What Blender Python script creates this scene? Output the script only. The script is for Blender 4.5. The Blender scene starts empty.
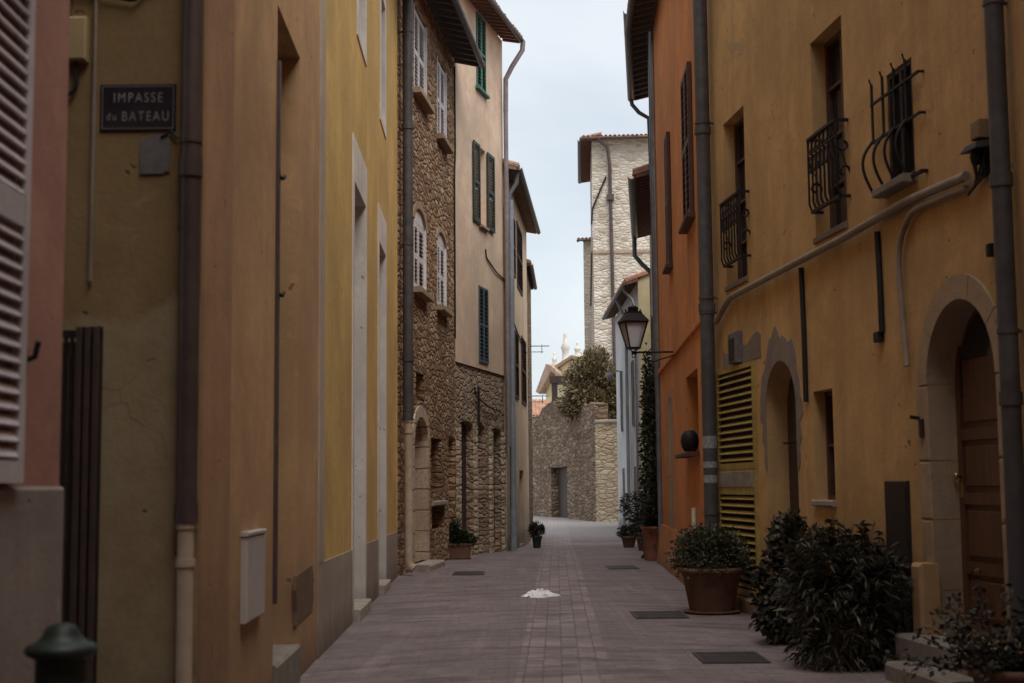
import bpy, math, random
from mathutils import Vector, Matrix
random.seed(7)
R = math.radians
scene = bpy.context.scene
COL = scene.collection
F = 1422.2; CX = 512.0; CY = 341.5; CH = 1.6
PITCH = math.atan(143.5 / F); ROLL = -0.009
CAMR = (Matrix.Rotation(math.pi/2 + PITCH, 3, 'X') @ Matrix.Rotation(ROLL, 3, 'Z'))
CAMP = Vector((0, 0, CH))

def ray(px, py):
    return CAMR @ Vector(((px - CX) / F, -(py - CY) / F, -1.0))
def ground(px, py, z=0.0):
    d = ray(px, py); t = (z - CH) / d.z
    return CAMP + d * t
def col(px, Y):
    """world x of the photo column px at depth Y (at eye height)"""
    return (px - CX) / F * Y
def gz(Y):
    """height of the street along its length (a shallow dip past the stone house)"""
    pts = [(-50, 0), (28, 0), (35, -.07), (40, -.18), (44, -.28), (48, -.33), (54, -.18), (60, 0), (66, .03), (1000, .03)]
    for (a, b), (c, d) in zip(pts, pts[1:]):
        if Y <= c:
            return b + (d - b) * max(0, (Y - a)) / (c - a)
    return pts[-1][1]

# ------------------------------------------------------------------ objects
def tag(o, label=None, cat=None, group=None, kind=None):
    if label: o['label'] = label
    if cat: o['category'] = cat
    if group: o['group'] = group
    if kind: o['kind'] = kind
    return o
def empty(name, loc, rz=0, label=None, cat=None, group=None):
    o = bpy.data.objects.new(name, None); COL.objects.link(o)
    o.location = loc; o.rotation_euler = (0, 0, rz); o.empty_display_size = .2
    return tag(o, label, cat, group)

class MB:
    def __init__(s): s.v = []; s.f = []; s.m = []; s.sm = []
    def add(s, vs, fs, mi=0, smooth=False):
        o = len(s.v); s.v += [tuple(v) for v in vs]
        for f in fs:
            s.f.append(tuple(i + o for i in f)); s.m.append(mi); s.sm.append(smooth)
    def quad(s, a, b, c, d, mi=0): s.add([a, b, c, d], [(0, 1, 2, 3)], mi)
    def box(s, x0, x1, y0, y1, z0, z1, mi=0, M=None):
        vs = [Vector(p) for p in ((x0,y0,z0),(x1,y0,z0),(x1,y1,z0),(x0,y1,z0),(x0,y0,z1),(x1,y0,z1),(x1,y1,z1),(x0,y1,z1))]
        if M is not None: vs = [M @ v for v in vs]
        s.add(vs, [(0,3,2,1),(4,5,6,7),(0,1,5,4),(1,2,6,5),(2,3,7,6),(3,0,4,7)], mi)
        return s
    def rbox(s, x0, x1, y0, y1, z0, z1, b=.01, mi=0):
        """box with bevelled edges seen from -y"""
        b = min(b, (x1-x0)*.4, (z1-z0)*.4, (y1-y0)*.4)
        vs = []
        for (xa, xb, za, zb, y) in ((x0, x1, z0, z1, y1), (x0, x1, z0, z1, y0+b), (x0+b, x1-b, z0+b, z1-b, y0)):
            vs += [(xa,y,za),(xb,y,za),(xb,y,zb),(xa,y,zb)]
        fs = [(0,3,2,1)[::-1]]
        for k in (0, 4):
            for i in range(4):
                j = (i+1) % 4
                fs.append((k+j, k+i, k+4+i, k+4+j)[::-1])
        fs.append((8,9,10,11))
        s.add(vs, fs, mi); return s
    def bar(s, p0, p1, w, h, mi=0):
        p0 = Vector(p0); p1 = Vector(p1); d = p1 - p0; L = d.length
        q = d.to_track_quat('Z', 'Y').to_matrix().to_4x4(); M = Matrix.Translation(p0) @ q
        s.box(-w/2, w/2, -h/2, h/2, 0, L, mi, M); return s
    def tube(s, pts, r, n=8, mi=0, rs=None, cap=True):
        pts = [Vector(p) for p in pts]; rings = []
        up = None
        for i, p in enumerate(pts):
            if i == 0: t = pts[1] - p
            elif i == len(pts)-1: t = p - pts[i-1]
            else: t = (pts[i+1] - p).normalized() + (p - pts[i-1]).normalized()
            t.normalize()
            if up is None:
                up = Vector((0, 0, 1)) if abs(t.z) < .9 else Vector((1, 0, 0))
            a = t.cross(up).normalized(); b = t.cross(a).normalized(); up = -b if b.dot(up) < 0 else b
            up = t.cross(a).normalized() * (1 if t.cross(a).dot(up) > 0 else -1)
            rr = rs[i] if rs else r
            a = up.cross(t).normalized()
            rings.append([p + (a * math.cos(k*2*math.pi/n) + up * math.sin(k*2*math.pi/n)) * rr for k in range(n)])
        vs = [v for rg in rings for v in rg]; fs = []
        for i in range(len(pts)-1):
            for k in range(n):
                j = (k+1) % n
                fs.append((i*n+k, i*n+j, (i+1)*n+j, (i+1)*n+k))
        s.add(vs, fs, mi, True)
        if cap:
            s.add(rings[0], [tuple(range(n))[::-1]], mi); s.add(rings[-1], [tuple(range(n))], mi)
        return s
    def lathe(s, prof, c=(0, 0, 0), n=28, mi=0):
        vs = []; fs = []
        for r, z in prof:
            for k in range(n):
                a = k*2*math.pi/n; vs.append((c[0]+r*math.cos(a), c[1]+r*math.sin(a), c[2]+z))
        for i in range(len(prof)-1):
            for k in range(n):
                j = (k+1) % n; fs.append((i*n+k, i*n+j, (i+1)*n+j, (i+1)*n+k))
        s.add(vs, fs, mi, True); return s
    def poly(s, pts2, y0, y1, mi=0):
        """polygon in the wall plane (x,z), extruded from y0 (front) to y1"""
        n = len(pts2)
        vs = [(x, y0, z) for x, z in pts2] + [(x, y1, z) for x, z in pts2]
        fs = [tuple(range(n)), tuple(range(n, 2*n))[::-1]]
        for i in range(n):
            j = (i+1) % n; fs.append((i, n+i, n+j, j))
        s.add(vs, fs, mi); return s
    def build(s, name, mat, parent=None, mats=None, smooth=False):
        me = bpy.data.meshes.new(name); me.from_pydata(s.v, [], s.f)
        for m in (mats or [mat]): me.materials.append(m)
        me.polygons.foreach_set('material_index', s.m)
        me.polygons.foreach_set('use_smooth', [x or smooth for x in s.sm])
        me.update()
        o = bpy.data.objects.new(name, me); COL.objects.link(o)
        if parent: o.parent = parent
        return o

# ------------------------------------------------------------------ materials
def new_mat(name):
    m = bpy.data.materials.new(name); m.use_nodes = True
    nt = m.node_tree; nt.nodes.clear()
    out = nt.nodes.new('ShaderNodeOutputMaterial'); b = nt.nodes.new('ShaderNodeBsdfPrincipled')
    nt.links.new(b.outputs[0], out.inputs[0])
    return m, nt, b
class N:
    def __init__(s, nt): s.nt = nt
    def n(s, t, **kw):
        x = s.nt.nodes.new('ShaderNode' + t)
        for k, v in kw.items(): setattr(x, k, v)
        return x
    def l(s, a, b): s.nt.links.new(a, b)
    def val(s, sock, v):
        if hasattr(v, 'links'): s.l(v, sock)
        else: sock.default_value = v
    def math(s, op, a, b=0.0, clamp=False):
        x = s.n('Math', operation=op, use_clamp=clamp); s.val(x.inputs[0], a); s.val(x.inputs[1], b); return x.outputs[0]
    def vec(s, x, y, z=0.0):
        c = s.n('CombineXYZ'); s.val(c.inputs[0], x); s.val(c.inputs[1], y); s.val(c.inputs[2], z); return c.outputs[0]
    def noise(s, v, sc, det=4, rough=.55, dist=0):
        x = s.n('TexNoise'); s.l(v, x.inputs['Vector']); x.inputs['Scale'].default_value = sc
        x.inputs['Detail'].default_value = det; x.inputs['Roughness'].default_value = rough; x.inputs['Distortion'].default_value = dist
        return x.outputs['Fac']
    def ramp(s, f, a, b, ca=(0,0,0,1), cb=(1,1,1,1)):
        x = s.n('ValToRGB'); s.l(f, x.inputs[0]); e = x.color_ramp.elements
        e[0].position = a; e[1].position = b; e[0].color = ca; e[1].color = cb; return x.outputs[0]
    def mix(s, f, a, b, mode='MIX'):
        x = s.n('Mix', data_type='RGBA', blend_type=mode)
        s.val(x.inputs[0], f)
        for sock, v in ((x.inputs[6], a), (x.inputs[7], b)):
            if hasattr(v, 'links'): s.l(v, sock)
            else: sock.default_value = (*v[:3], 1)
        return x.outputs[2]
    def bump(s, h, st, dist=.01, nrm=None):
        x = s.n('Bump'); s.l(h, x.inputs['Height']); x.inputs['Strength'].default_value = st
        x.inputs['Distance'].default_value = dist
        if nrm: s.l(nrm, x.inputs['Normal'])
        return x.outputs[0]
    def coords(s):
        tc = s.n('TexCoord'); sp = s.n('SeparateXYZ'); s.l(tc.outputs['Object'], sp.inputs[0])
        return tc.outputs['Object'], sp.outputs[0], sp.outputs[1], sp.outputs[2]

def sc(c, k): return tuple(min(1, x*k) for x in c[:3])
def plaster(name, base, stain=None, patch=None, low=None, damp=1.0, streak=.5, seed=0.0, bump=.35, damp_h=1.2, patch_lo=.62):
    m, nt, b = new_mat(name); q = N(nt); o, x, y, z = q.coords()
    off = q.n('VectorMath', operation='ADD'); q.l(o, off.inputs[0]); off.inputs[1].default_value = (seed*7.1, seed*3.3, seed)
    o = off.outputs[0]
    stain = stain or sc(base, .55)
    xy = q.math('ADD', x, y)
    big = q.noise(o, .55, 6, .6, .4); mid = q.noise(o, 3.1, 6, .65); fine = q.noise(o, 38, 4, .6)
    st = q.noise(q.vec(q.math('MULTIPLY', q.math('ADD', xy, seed*5), 2.6), q.math('MULTIPLY', z, .32), seed), 1.0, 5, .65)
    c = q.mix(q.ramp(big, .36, .62), sc(base, .74), sc(base, 1.16))
    gr_ = q.noise(o, 1.7, 8, .72, .8)
    c = q.mix(q.math('MULTIPLY', q.ramp(gr_, .50, .60), .42), c, tuple(base[i]*.45+stain[i]*.45 for i in range(3)))
    c = q.mix(q.math('MULTIPLY', q.ramp(q.noise(o, 5.5, 6, .75), .54, .66), .35), c, sc(base, 1.28))
    c = q.mix(q.math('MULTIPLY', q.ramp(mid, .38, .66), .40), c, sc(base, .74))
    c = q.mix(q.math('MULTIPLY', q.ramp(st, .46, .74), streak), c, stain)
    c = q.mix(q.math('MULTIPLY', q.ramp(fine, .3, .75), .20), c, sc(base, 1.3))
    # greyer rising-damp band with a ragged top
    dz = q.math('SUBTRACT', q.math('ADD', z, q.math('MULTIPLY', mid, 1.3)), damp_h)
    dm = q.math('MULTIPLY', q.ramp(q.math('SUBTRACT', 1.0, dz), .25, .95), .55*damp)
    c = q.mix(dm, c, (stain[0]*.8, stain[1]*.85, stain[2]*.95))
    gb = q.ramp(q.math('ADD', z, q.math('MULTIPLY', mid, .55)), .30, .62, (1,1,1,1), (0,0,0,1))
    c = q.mix(q.math('MULTIPLY', gb, .6), c, (.10, .075, .06))
    if patch:
        pm = q.ramp(q.noise(o, .8, 5, .7, 1.2), patch_lo, patch_lo+.03)
        c = q.mix(q.math('MULTIPLY', pm, .7), c, patch)
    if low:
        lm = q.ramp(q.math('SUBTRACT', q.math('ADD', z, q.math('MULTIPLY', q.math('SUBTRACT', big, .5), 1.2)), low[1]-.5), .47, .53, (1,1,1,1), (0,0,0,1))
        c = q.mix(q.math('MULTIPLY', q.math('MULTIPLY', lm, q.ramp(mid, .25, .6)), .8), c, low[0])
    # small chips
    ch = q.ramp(q.noise(o, 7.5, 2, .5), .725, .75)
    c = q.mix(q.math('MULTIPLY', ch, .8), c, sc(stain, .6))
    cv = q.n('TexVoronoi', feature='DISTANCE_TO_EDGE'); wq = q.n('VectorMath', operation='MULTIPLY_ADD')
    cn = q.n('TexNoise'); q.l(o, cn.inputs['Vector']); cn.inputs['Scale'].default_value = 3; q.l(cn.outputs['Color'], wq.inputs[0]); wq.inputs[1].default_value = (.5,.5,.5); q.l(o, wq.inputs[2])
    q.l(wq.outputs[0], cv.inputs['Vector']); cv.inputs['Scale'].default_value = .62
    ck = q.math('MULTIPLY', q.ramp(cv.outputs['Distance'], .001, .0045, (1,1,1,1), (0,0,0,1)), q.ramp(big, .52, .60))
    c = q.mix(q.math('MULTIPLY', ck, .5), c, sc(stain, .6))
    q.l(c, b.inputs['Base Color']); b.inputs['Roughness'].default_value = .92
    b.inputs['Specular IOR Level'].default_value = .25
    h = q.math('ADD', q.math('MULTIPLY', mid, .9), q.math('MULTIPLY', fine, .25))
    h = q.math('ADD', h, q.math('MULTIPLY', big, .9)); h = q.math('SUBTRACT', h, q.math('MULTIPLY', ch, .35))
    q.l(q.bump(h, bump*1.3, .02), b.inputs['Normal'])
    return m
def rubble(name, cols, mortar, scale=4.2, bump=.9, seed=0.0, aspect=1.7, edge=.07):
    m, nt, b = new_mat(name); q = N(nt); o, x, y, z = q.coords()
    xy = q.math('ADD', x, y)
    wob = q.noise(o, 2.3, 3); wob2 = q.noise(o, 9, 3)
    v = q.vec(q.math('ADD', q.math('ADD', xy, seed*3), q.math('MULTIPLY', wob, .18)),
              q.math('ADD', q.math('MULTIPLY', z, aspect), q.math('MULTIPLY', wob2, .10)), seed)
    jn = q.n('TexNoise'); q.l(o, jn.inputs['Vector']); jn.inputs['Scale'].default_value = 11; jn.inputs['Detail'].default_value = 3
    jv = q.n('VectorMath', operation='MULTIPLY_ADD'); q.l(jn.outputs['Color'], jv.inputs[0]); jv.inputs[1].default_value = (.11, .11, .11); q.l(v, jv.inputs[2]); v = jv.outputs[0]
    def vor(feat, s):
        t = q.n('TexVoronoi', feature=feat); q.l(v, t.inputs['Vector']); t.inputs['Scale'].default_value = s
        t.inputs['Randomness'].default_value = .85; return t
    a = vor('F1', scale); e = vor('DISTANCE_TO_EDGE', scale)
    sp = q.n('SeparateColor'); q.l(a.outputs['Color'], sp.inputs[0])
    r = q.n('ValToRGB'); q.l(sp.outputs[0], r.inputs[0]); el = r.color_ramp.elements
    el[0].color = (*cols[0], 1); el[1].color = (*cols[-1], 1)
    for i, c_ in enumerate(cols[1:-1]): k = el.new((i+1)/(len(cols)-1)); k.color = (*c_, 1)
    fine = q.noise(o, 24, 5, .7); big = q.noise(o, .7, 5)
    c = q.mix(q.math('MULTIPLY', q.ramp(q.noise(o, 11, 4, .7), .42, .68), .55), r.outputs[0], sc(cols[0], .7))
    c = q.mix(q.math('MULTIPLY', q.ramp(big, .4, .65), .35), c, sc(mortar, .8))
    c = q.mix(q.math('MULTIPLY', q.ramp(q.noise(o, .9, 7, .75, .6), .56, .62), .5), c, sc(cols[0], .8))
    ed = q.math('ADD', e.outputs['Distance'], q.math('MULTIPLY', q.math('SUBTRACT', fine, .5), .06))
    mo = q.ramp(ed, edge*.35, edge)
    c = q.mix(mo, mortar, c)
    q.l(c, b.inputs['Base Color']); b.inputs['Roughness'].default_value = .95; b.inputs['Specular IOR Level'].default_value = .2
    h = q.math('ADD', q.math('MULTIPLY', q.ramp(ed, 0, .22), 1.0), q.math('MULTIPLY', fine, .5))
    h = q.math('ADD', h, q.math('MULTIPLY', sp.outputs[1], .5))
    q.l(q.bump(h, bump, .11), b.inputs['Normal'])
    return m
def ashlar(name, c1, c2, mortar, bw=.5, bh=.22, bump=.6, seed=0.0):
    m, nt, b = new_mat(name); q = N(nt); o, x, y, z = q.coords()
    wob = q.noise(o, 1.9, 3)
    v = q.vec(q.math('ADD', q.math('ADD', x, y), q.math('MULTIPLY', wob, .16)), q.math('ADD', q.math('ADD', z, q.math('MULTIPLY', wob, .10)), seed))
    t = q.n('TexBrick'); q.l(v, t.inputs['Vector']); t.inputs['Scale'].default_value = 1
    t.inputs['Brick Width'].default_value = bw; t.inputs['Row Height'].default_value = bh
    t.inputs['Mortar Size'].default_value = .018; t.inputs['Mortar Smooth'].default_value = .5
    t.inputs['Color1'].default_value = (*c1, 1); t.inputs['Color2'].default_value = (*c2, 1); t.inputs['Mortar'].default_value = (*mortar, 1)
    fine = q.noise(o, 14, 6, .7); big = q.noise(o, .6, 6, .6)
    c = q.mix(q.math('MULTIPLY', q.ramp(fine, .4, .75), .5), t.outputs[0], sc(mortar, .7))
    c = q.mix(q.math('MULTIPLY', q.ramp(big, .45, .62), .45), c, sc(c1, .6))
    q.l(c, b.inputs['Base Color']); b.inputs['Roughness'].default_value = .95
    h = q.math('ADD', q.math('MULTIPLY', q.math('SUBTRACT', 1, t.outputs['Fac']), 1.0), q.math('MULTIPLY', fine, .7))
    q.l(q.bump(h, bump, .04), b.inputs['Normal'])
    return m
def simple(name, c, rough=.6, metal=0.0, var=.25, scale=9, bump=.15, spec=.4, dirt=None):
    m, nt, b = new_mat(name); q = N(nt); o, x, y, z = q.coords()
    n1 = q.noise(o, scale, 5, .65); n2 = q.noise(o, scale*.15, 4)
    cc = q.mix(q.ramp(n1, .3, .7), sc(c, 1-var), sc(c, 1+var))
    cc = q.mix(q.math('MULTIPLY', q.ramp(n2, .42, .66), .5), cc, dirt or sc(c, .6))
    q.l(cc, b.inputs['Base Color']); b.inputs['Roughness'].default_value = rough; b.inputs['Metallic'].default_value = metal
    b.inputs['Specular IOR Level'].default_value = spec
    q.l(q.bump(n1, bump, .01), b.inputs['Normal'])
    return m
def leafmat(name, c1, c2, c3=None):
    m, nt, b = new_mat(name); q = N(nt); g = q.n('NewGeometry')
    r = q.n('ValToRGB'); q.l(g.outputs['Random Per Island'], r.inputs[0]); e = r.color_ramp.elements
    e[0].color = (*c1, 1); e[1].color = (*c2, 1)
    if c3: k = e.new(.82); k.color = (*c2, 1); e[-1].color = (*c3, 1)
    q.l(r.outputs[0], b.inputs['Base Color']); b.inputs['Roughness'].default_value = .55
    b.inputs['Specular IOR Level'].default_value = .3
    return m
def wood(name, c, rough=.6):
    m, nt, b = new_mat(name); q = N(nt); o, x, y, z = q.coords()
    g = q.noise(q.vec(q.math('MULTIPLY', x, 30), q.math('MULTIPLY', y, 30), q.math('MULTIPLY', z, 2)), 1, 5, .6)
    n = q.noise(o, 3, 4)
    cc = q.mix(q.ramp(g, .3, .7), sc(c, .65), sc(c, 1.2)); cc = q.mix(q.math('MULTIPLY', q.ramp(n, .4, .7), .5), cc, sc(c, .6))
    q.l(cc, b.inputs['Base Color']); b.inputs['Roughness'].default_value = rough
    q.l(q.bump(g, .25, .01), b.inputs['Normal']); return m
def tiles(name, c1=(.36,.15,.10), c2=(.52,.30,.20)):
    m, nt, b = new_mat(name); q = N(nt); o, x, y, z = q.coords()
    sx = q.math('SNAP', x, .22); sy = q.math('SNAP', y, .34)
    w = q.n('TexWhiteNoise', noise_dimensions='2D'); q.l(q.vec(sx, sy), w.inputs['Vector'])
    n = q.noise(o, 8, 5)
    cc = q.mix(w.outputs['Value'], c1, c2); cc = q.mix(q.math('MULTIPLY', q.ramp(n, .45, .7), .6), cc, (.12, .10, .08))
    q.l(cc, b.inputs['Base Color']); b.inputs['Roughness'].default_value = .9
    fr = q.math('FRACT', q.math('DIVIDE', y, .34))
    q.l(q.bump(q.math('ADD', fr, q.math('MULTIPLY', n, .5)), .7, .02), b.inputs['Normal']); return m
def glass(name):
    m, nt, b = new_mat(name); q = N(nt); o, x, y, z = q.coords()
    n = q.noise(o, 2.5, 3)
    q.l(q.mix(n, (.012, .014, .017), (.03, .032, .035)), b.inputs['Base Color'])
    b.inputs['Roughness'].default_value = .12; b.inputs['Specular IOR Level'].default_value = .5
    q.l(q.bump(n, .08, .02), b.inputs['Normal']); return m
def pavers(name):
    m, nt, b = new_mat(name); q = N(nt); o, x, y, z = q.coords()
    wob = q.noise(o, .9, 3)
    cen = q.math('SUBTRACT', x, .62)
    arc = q.math('MULTIPLY', q.math('MULTIPLY', cen, cen), .14)
    yy = q.math('ADD', q.math('ADD', y, arc), q.math('ADD', q.math('MULTIPLY', wob, .55), q.math('MULTIPLY', q.noise(o, 7, 2), .03)))
    v = q.vec(q.math('ADD', x, q.math('MULTIPLY', wob, .12)), yy)
    t = q.n('TexBrick'); q.l(v, t.inputs['Vector']); t.inputs['Scale'].default_value = 1
    t.inputs['Brick Width'].default_value = .24; t.inputs['Row Height'].default_value = .125
    t.inputs['Mortar Size'].default_value = .010; t.inputs['Mortar Smooth'].default_value = .8
    t.inputs['Color1'].default_value = (.19, .145, .145, 1); t.inputs['Color2'].default_value = (.34, .27, .268, 1)
    t.inputs['Mortar'].default_value = (.17, .135, .135, 1); t.offset = .5
    t2 = q.n('TexBrick'); lx = q.math('SUBTRACT', x, q.math('ADD', .05, q.math('MULTIPLY', y, .030)))
    q.l(q.vec(q.math('ADD', y, q.math('MULTIPLY', wob, .3)), q.math('ADD', lx, q.math('MULTIPLY', q.noise(o, 5, 2), .04))), t2.inputs['Vector']); t2.inputs['Scale'].default_value = 1
    t2.inputs['Brick Width'].default_value = .34; t2.inputs['Row Height'].default_value = .16; t2.inputs['Mortar Size'].default_value = .008; t2.inputs['Mortar Smooth'].default_value = .6
    t2.inputs['Color1'].default_value = (.21, .165, .165, 1); t2.inputs['Color2'].default_value = (.40, .33, .33, 1); t2.inputs['Mortar'].default_value = (.17, .135, .137, 1)
    lane = q.ramp(q.math('ABSOLUTE', lx), .40, .41, (1,1,1,1), (0,0,0,1))
    fine = q.noise(o, 26, 5, .7); big = q.noise(o, .5, 6, .65); mid = q.noise(o, 2.6, 5, .6)
    worn = q.mix(q.math('MULTIPLY', q.ramp(q.noise(o, 1.6, 5), .36, .60), .78), t.outputs[0], (.235, .185, .185))
    blot = q.noise(o, .28, 7, .7, .8)
    worn = q.mix(q.math('MULTIPLY', q.ramp(blot, .42, .56), .5), worn, (.14, .112, .112))
    base_ = q.mix(lane, worn, t2.outputs[0]); brf = q.mix(lane, t.outputs['Fac'], t2.outputs['Fac'])
    arcs = q.noise(q.vec(q.math('MULTIPLY', x, .45), q.math('MULTIPLY', yy, 2.6)), 1.3, 5, .7, .6)
    lng = q.noise(q.vec(q.math('MULTIPLY', q.math('ADD', x, q.math('MULTIPLY', y, -.012)), 3.0), q.math('MULTIPLY', y, .25)), 1.0, 4, .6)
    c = q.mix(q.math('MULTIPLY', q.ramp(big, .40, .62), .6), base_, (.15, .118, .118))
    c = q.mix(q.math('MULTIPLY', q.ramp(arcs, .50, .60), .85), c, (.11, .085, .088))
    c = q.mix(q.math('MULTIPLY', q.ramp(lng, .55, .7), .4), c, (.34, .28, .28))
    c = q.mix(q.math('MULTIPLY', q.ramp(mid, .48, .7), .4), c, (.36, .30, .30))
    c = q.mix(q.math('MULTIPLY', q.ramp(fine, .35, .75), .35), c, (.10, .08, .08))
    far = q.ramp(q.math('DIVIDE', q.math('ADD', y, q.math('MULTIPLY', mid, 5)), 100), .50, .54)  # mask for paler far paving: open-sky light put into the colour
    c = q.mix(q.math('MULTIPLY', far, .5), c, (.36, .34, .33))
    q.l(c, b.inputs['Base Color'])
    q.l(q.ramp(mid, .3, .7, (.55,)*3+(1,), (.9,)*3+(1,)), b.inputs['Roughness'])
    h = q.math('ADD', q.math('MULTIPLY', q.math('SUBTRACT', 1, brf), .35), q.math('MULTIPLY', fine, .5))
    h = q.math('ADD', h, q.math('MULTIPLY', mid, 2.2))
    q.l(q.bump(h, .8, .02), b.inputs['Normal']); return m

YEL_R = plaster('ochre_plaster_right', (.57,.36,.165), stain=(.33,.20,.11), streak=.6, seed=2, patch=(.42, .29, .18), patch_lo=.64, damp=1.3)
ORG_R = plaster('orange_plaster_right', (.66,.26,.085), stain=(.44,.17,.07), streak=.45, seed=3, patch=(.46,.26,.15), patch_lo=.63)
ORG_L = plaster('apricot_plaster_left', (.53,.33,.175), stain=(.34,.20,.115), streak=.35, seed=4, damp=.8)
ORG_L2 = plaster('rust_plaster_left', (.44,.26,.14), stain=(.27,.155,.095), streak=.5, seed=5)
YEL_L = plaster('yellow_plaster_left', (.66,.45,.165), stain=(.52,.33,.14), streak=.28, seed=6, damp=0)
OCH_F = plaster('ochre_plaster_side', (.29,.195,.095), stain=(.165,.11,.065), patch=(.36, .27, .17), low=((.36,.285,.185), 2.55), streak=.6, seed=7, patch_lo=.60)  # base lowered to carry some of the near-street shade
PINK = plaster('pink_plaster', (.44,.235,.185), stain=(.31,.16,.135), streak=.3, seed=8)  # base darkened a little, near shade held in the colour
PLINTH = plaster('grey_render', (.33,.275,.245), stain=(.20,.155,.14), patch=(.42,.38,.34), streak=.7, seed=9)
DADO = plaster('dado_render', (.50,.42,.34), stain=(.30,.235,.185), streak=.6, seed=10)
WHITE_P = plaster('white_plaster', (.78,.73,.67), stain=(.55,.49,.43), streak=.45, seed=11)
BEIGE = plaster('beige_plaster', (.76,.57,.42), stain=(.56,.40,.29), streak=.5, seed=12, damp=0)
BEIGE2 = plaster('tan_plaster', (.66,.51,.37), stain=(.40,.30,.22), streak=.5, seed=13)
CREAM = plaster('cream_plaster', (.78,.66,.40), stain=(.54,.45,.29), streak=.35, seed=14)
GREYW = plaster('grey_white_plaster', (.62, .62, .62), stain=(.42, .42, .43), streak=.4, seed=15)
DARKP = plaster('dull_brown_plaster', (.20, .16, .14), stain=(.11, .09, .08), patch=(.32,.29,.26), streak=.7, seed=16, patch_lo=.58)
PEEL = plaster('exposed_grey_render', (.26, .215, .19), stain=(.15, .12, .11), streak=.5, seed=17, bump=.7)
SURR = plaster('stone_surround', (.42,.31,.21), stain=(.24,.17,.12), streak=.5, seed=18, bump=.6)
RUB1 = rubble('brown_rubble', [(.25,.135,.075), (.74,.48,.28), (.46,.27,.15), (.76,.58,.40), (.33,.18,.10), (.56,.36,.21)], (.27,.17,.10), 2.6, .9, 0, 3.0, .055)
RUB2 = rubble('tan_rubble', [(.32,.20,.13), (.56,.40,.27), (.68,.53,.39), (.44,.29,.19), (.60,.47,.35)], (.40,.29,.20), 3.0, .85, 3, 2.4, .055)
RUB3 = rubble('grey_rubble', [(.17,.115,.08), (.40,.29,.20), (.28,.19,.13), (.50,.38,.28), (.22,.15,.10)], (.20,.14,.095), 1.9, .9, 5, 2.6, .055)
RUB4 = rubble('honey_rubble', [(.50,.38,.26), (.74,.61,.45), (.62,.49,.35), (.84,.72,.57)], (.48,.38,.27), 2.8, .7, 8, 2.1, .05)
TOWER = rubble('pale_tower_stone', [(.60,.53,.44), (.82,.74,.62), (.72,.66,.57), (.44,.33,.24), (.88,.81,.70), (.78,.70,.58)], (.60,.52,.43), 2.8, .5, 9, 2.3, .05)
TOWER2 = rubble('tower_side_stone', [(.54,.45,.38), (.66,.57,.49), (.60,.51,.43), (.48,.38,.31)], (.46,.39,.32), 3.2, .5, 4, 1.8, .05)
JAMB = ashlar('jamb_stone', (.56,.43,.31), (.68,.54,.40), (.17,.12,.09), .9, .42, .5, .1)
BRICK = ashlar('brick_infill', (.36,.20,.13), (.42,.28,.19), (.20,.15,.12), .24, .08, .6)
TILE = tiles('roof_tile'); TILEP = tiles('pale_roof_tile', (.42,.26,.19), (.58,.42,.32))
SOFF = wood('soffit_wood', (.085, .055, .045)); SOFFR = wood('red_soffit_wood', (.19, .085, .055)); SOFFL = wood('light_soffit_wood', (.30, .20, .14))
BRONZE = simple('dark_zinc', (.105, .102, .112), .5, .25, .3, 6, .1)
ZINC = simple('zinc', (.22, .225, .24), .5, .3, .25, 6, .1, dirt=(.12,.12,.13))
ZINCB = simple('blue_grey_pipe', (.30, .34, .38), .5, .1, .2, 6, .1)
BROWNPIPE = simple('brown_pipe', (.105, .075, .07), .45, .2, .3, 5, .1, dirt=(.06,.04,.04))
CREAMPIPE = simple('cream_pipe', (.52, .42, .32), .6, 0, .2, 7, .1, dirt=(.34,.24,.17))
TAUPE = simple('taupe_conduit', (.30, .24, .20), .6, 0, .25, 6, .1)
IRON = simple('wrought_iron', (.022, .018, .02), .6, .3, .4, 20, .2)
IRONB = simple('dark_metal_door', (.030, .021, .019), .6, .1, .3, 6, .15)
CABLE = simple('black_cable', (.02, .017, .017), .7, 0, .2)
GREENSH = simple('green_shutter_paint', (.045, .17, .125), .6, 0, .25, 14)
DKGREEN = simple('dark_green_paint', (.028, .050, .045), .6, 0, .25, 14)
BLUESH = simple('slate_blue_paint', (.09, .125, .145), .6, 0, .25, 14)
BROWNSH = simple('brown_shutter_paint', (.10, .050, .038), .65, 0, .3, 14)
WHITESH = simple('white_shutter_paint', (.72, .69, .70), .6, 0, .12, 12, dirt=(.5,.47,.46))
LILAC = simple('aged_white_paint', (.62, .57, .59), .6, 0, .15, 9, dirt=(.30,.26,.27))
OLIVE = simple('mustard_paint', (.40, .29, .085), .6, 0, .25, 10, dirt=(.26,.18,.06))
GREYPANEL = simple('grey_wood_panel', (.30, .26, .22), .8, 0, .3, 12)
TERRA = simple('terracotta', (.36, .14, .09), .85, 0, .3, 5, .3, dirt=(.19,.10,.075))
TERRAD = simple('old_terracotta', (.17, .085, .058), .85, 0, .35, 6, .25, dirt=(.10,.06,.05))
SOIL = simple('soil', (.03, .022, .017), 1, 0, .4, 30, .5)
DOORW = wood('door_wood', (.13, .062, .036), .45)
DARKW = wood('dark_door_wood', (.06, .035, .028), .6)
SIGNB = simple('sign_enamel', (.020, .016, .022), .35, 0, .3, 12, .05, dirt=(.05,.04,.05))
SIGNW = simple('sign_white', (.26, .235, .24), .5, 0, .3, 40, .05)
BOXW = simple('meter_box_plastic', (.50, .46, .44), .5, 0, .06, 5, .03, dirt=(.42,.37,.34))
GREYPL = simple('grey_plate', (.16, .145, .15), .7, 0, .3, 14)
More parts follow.
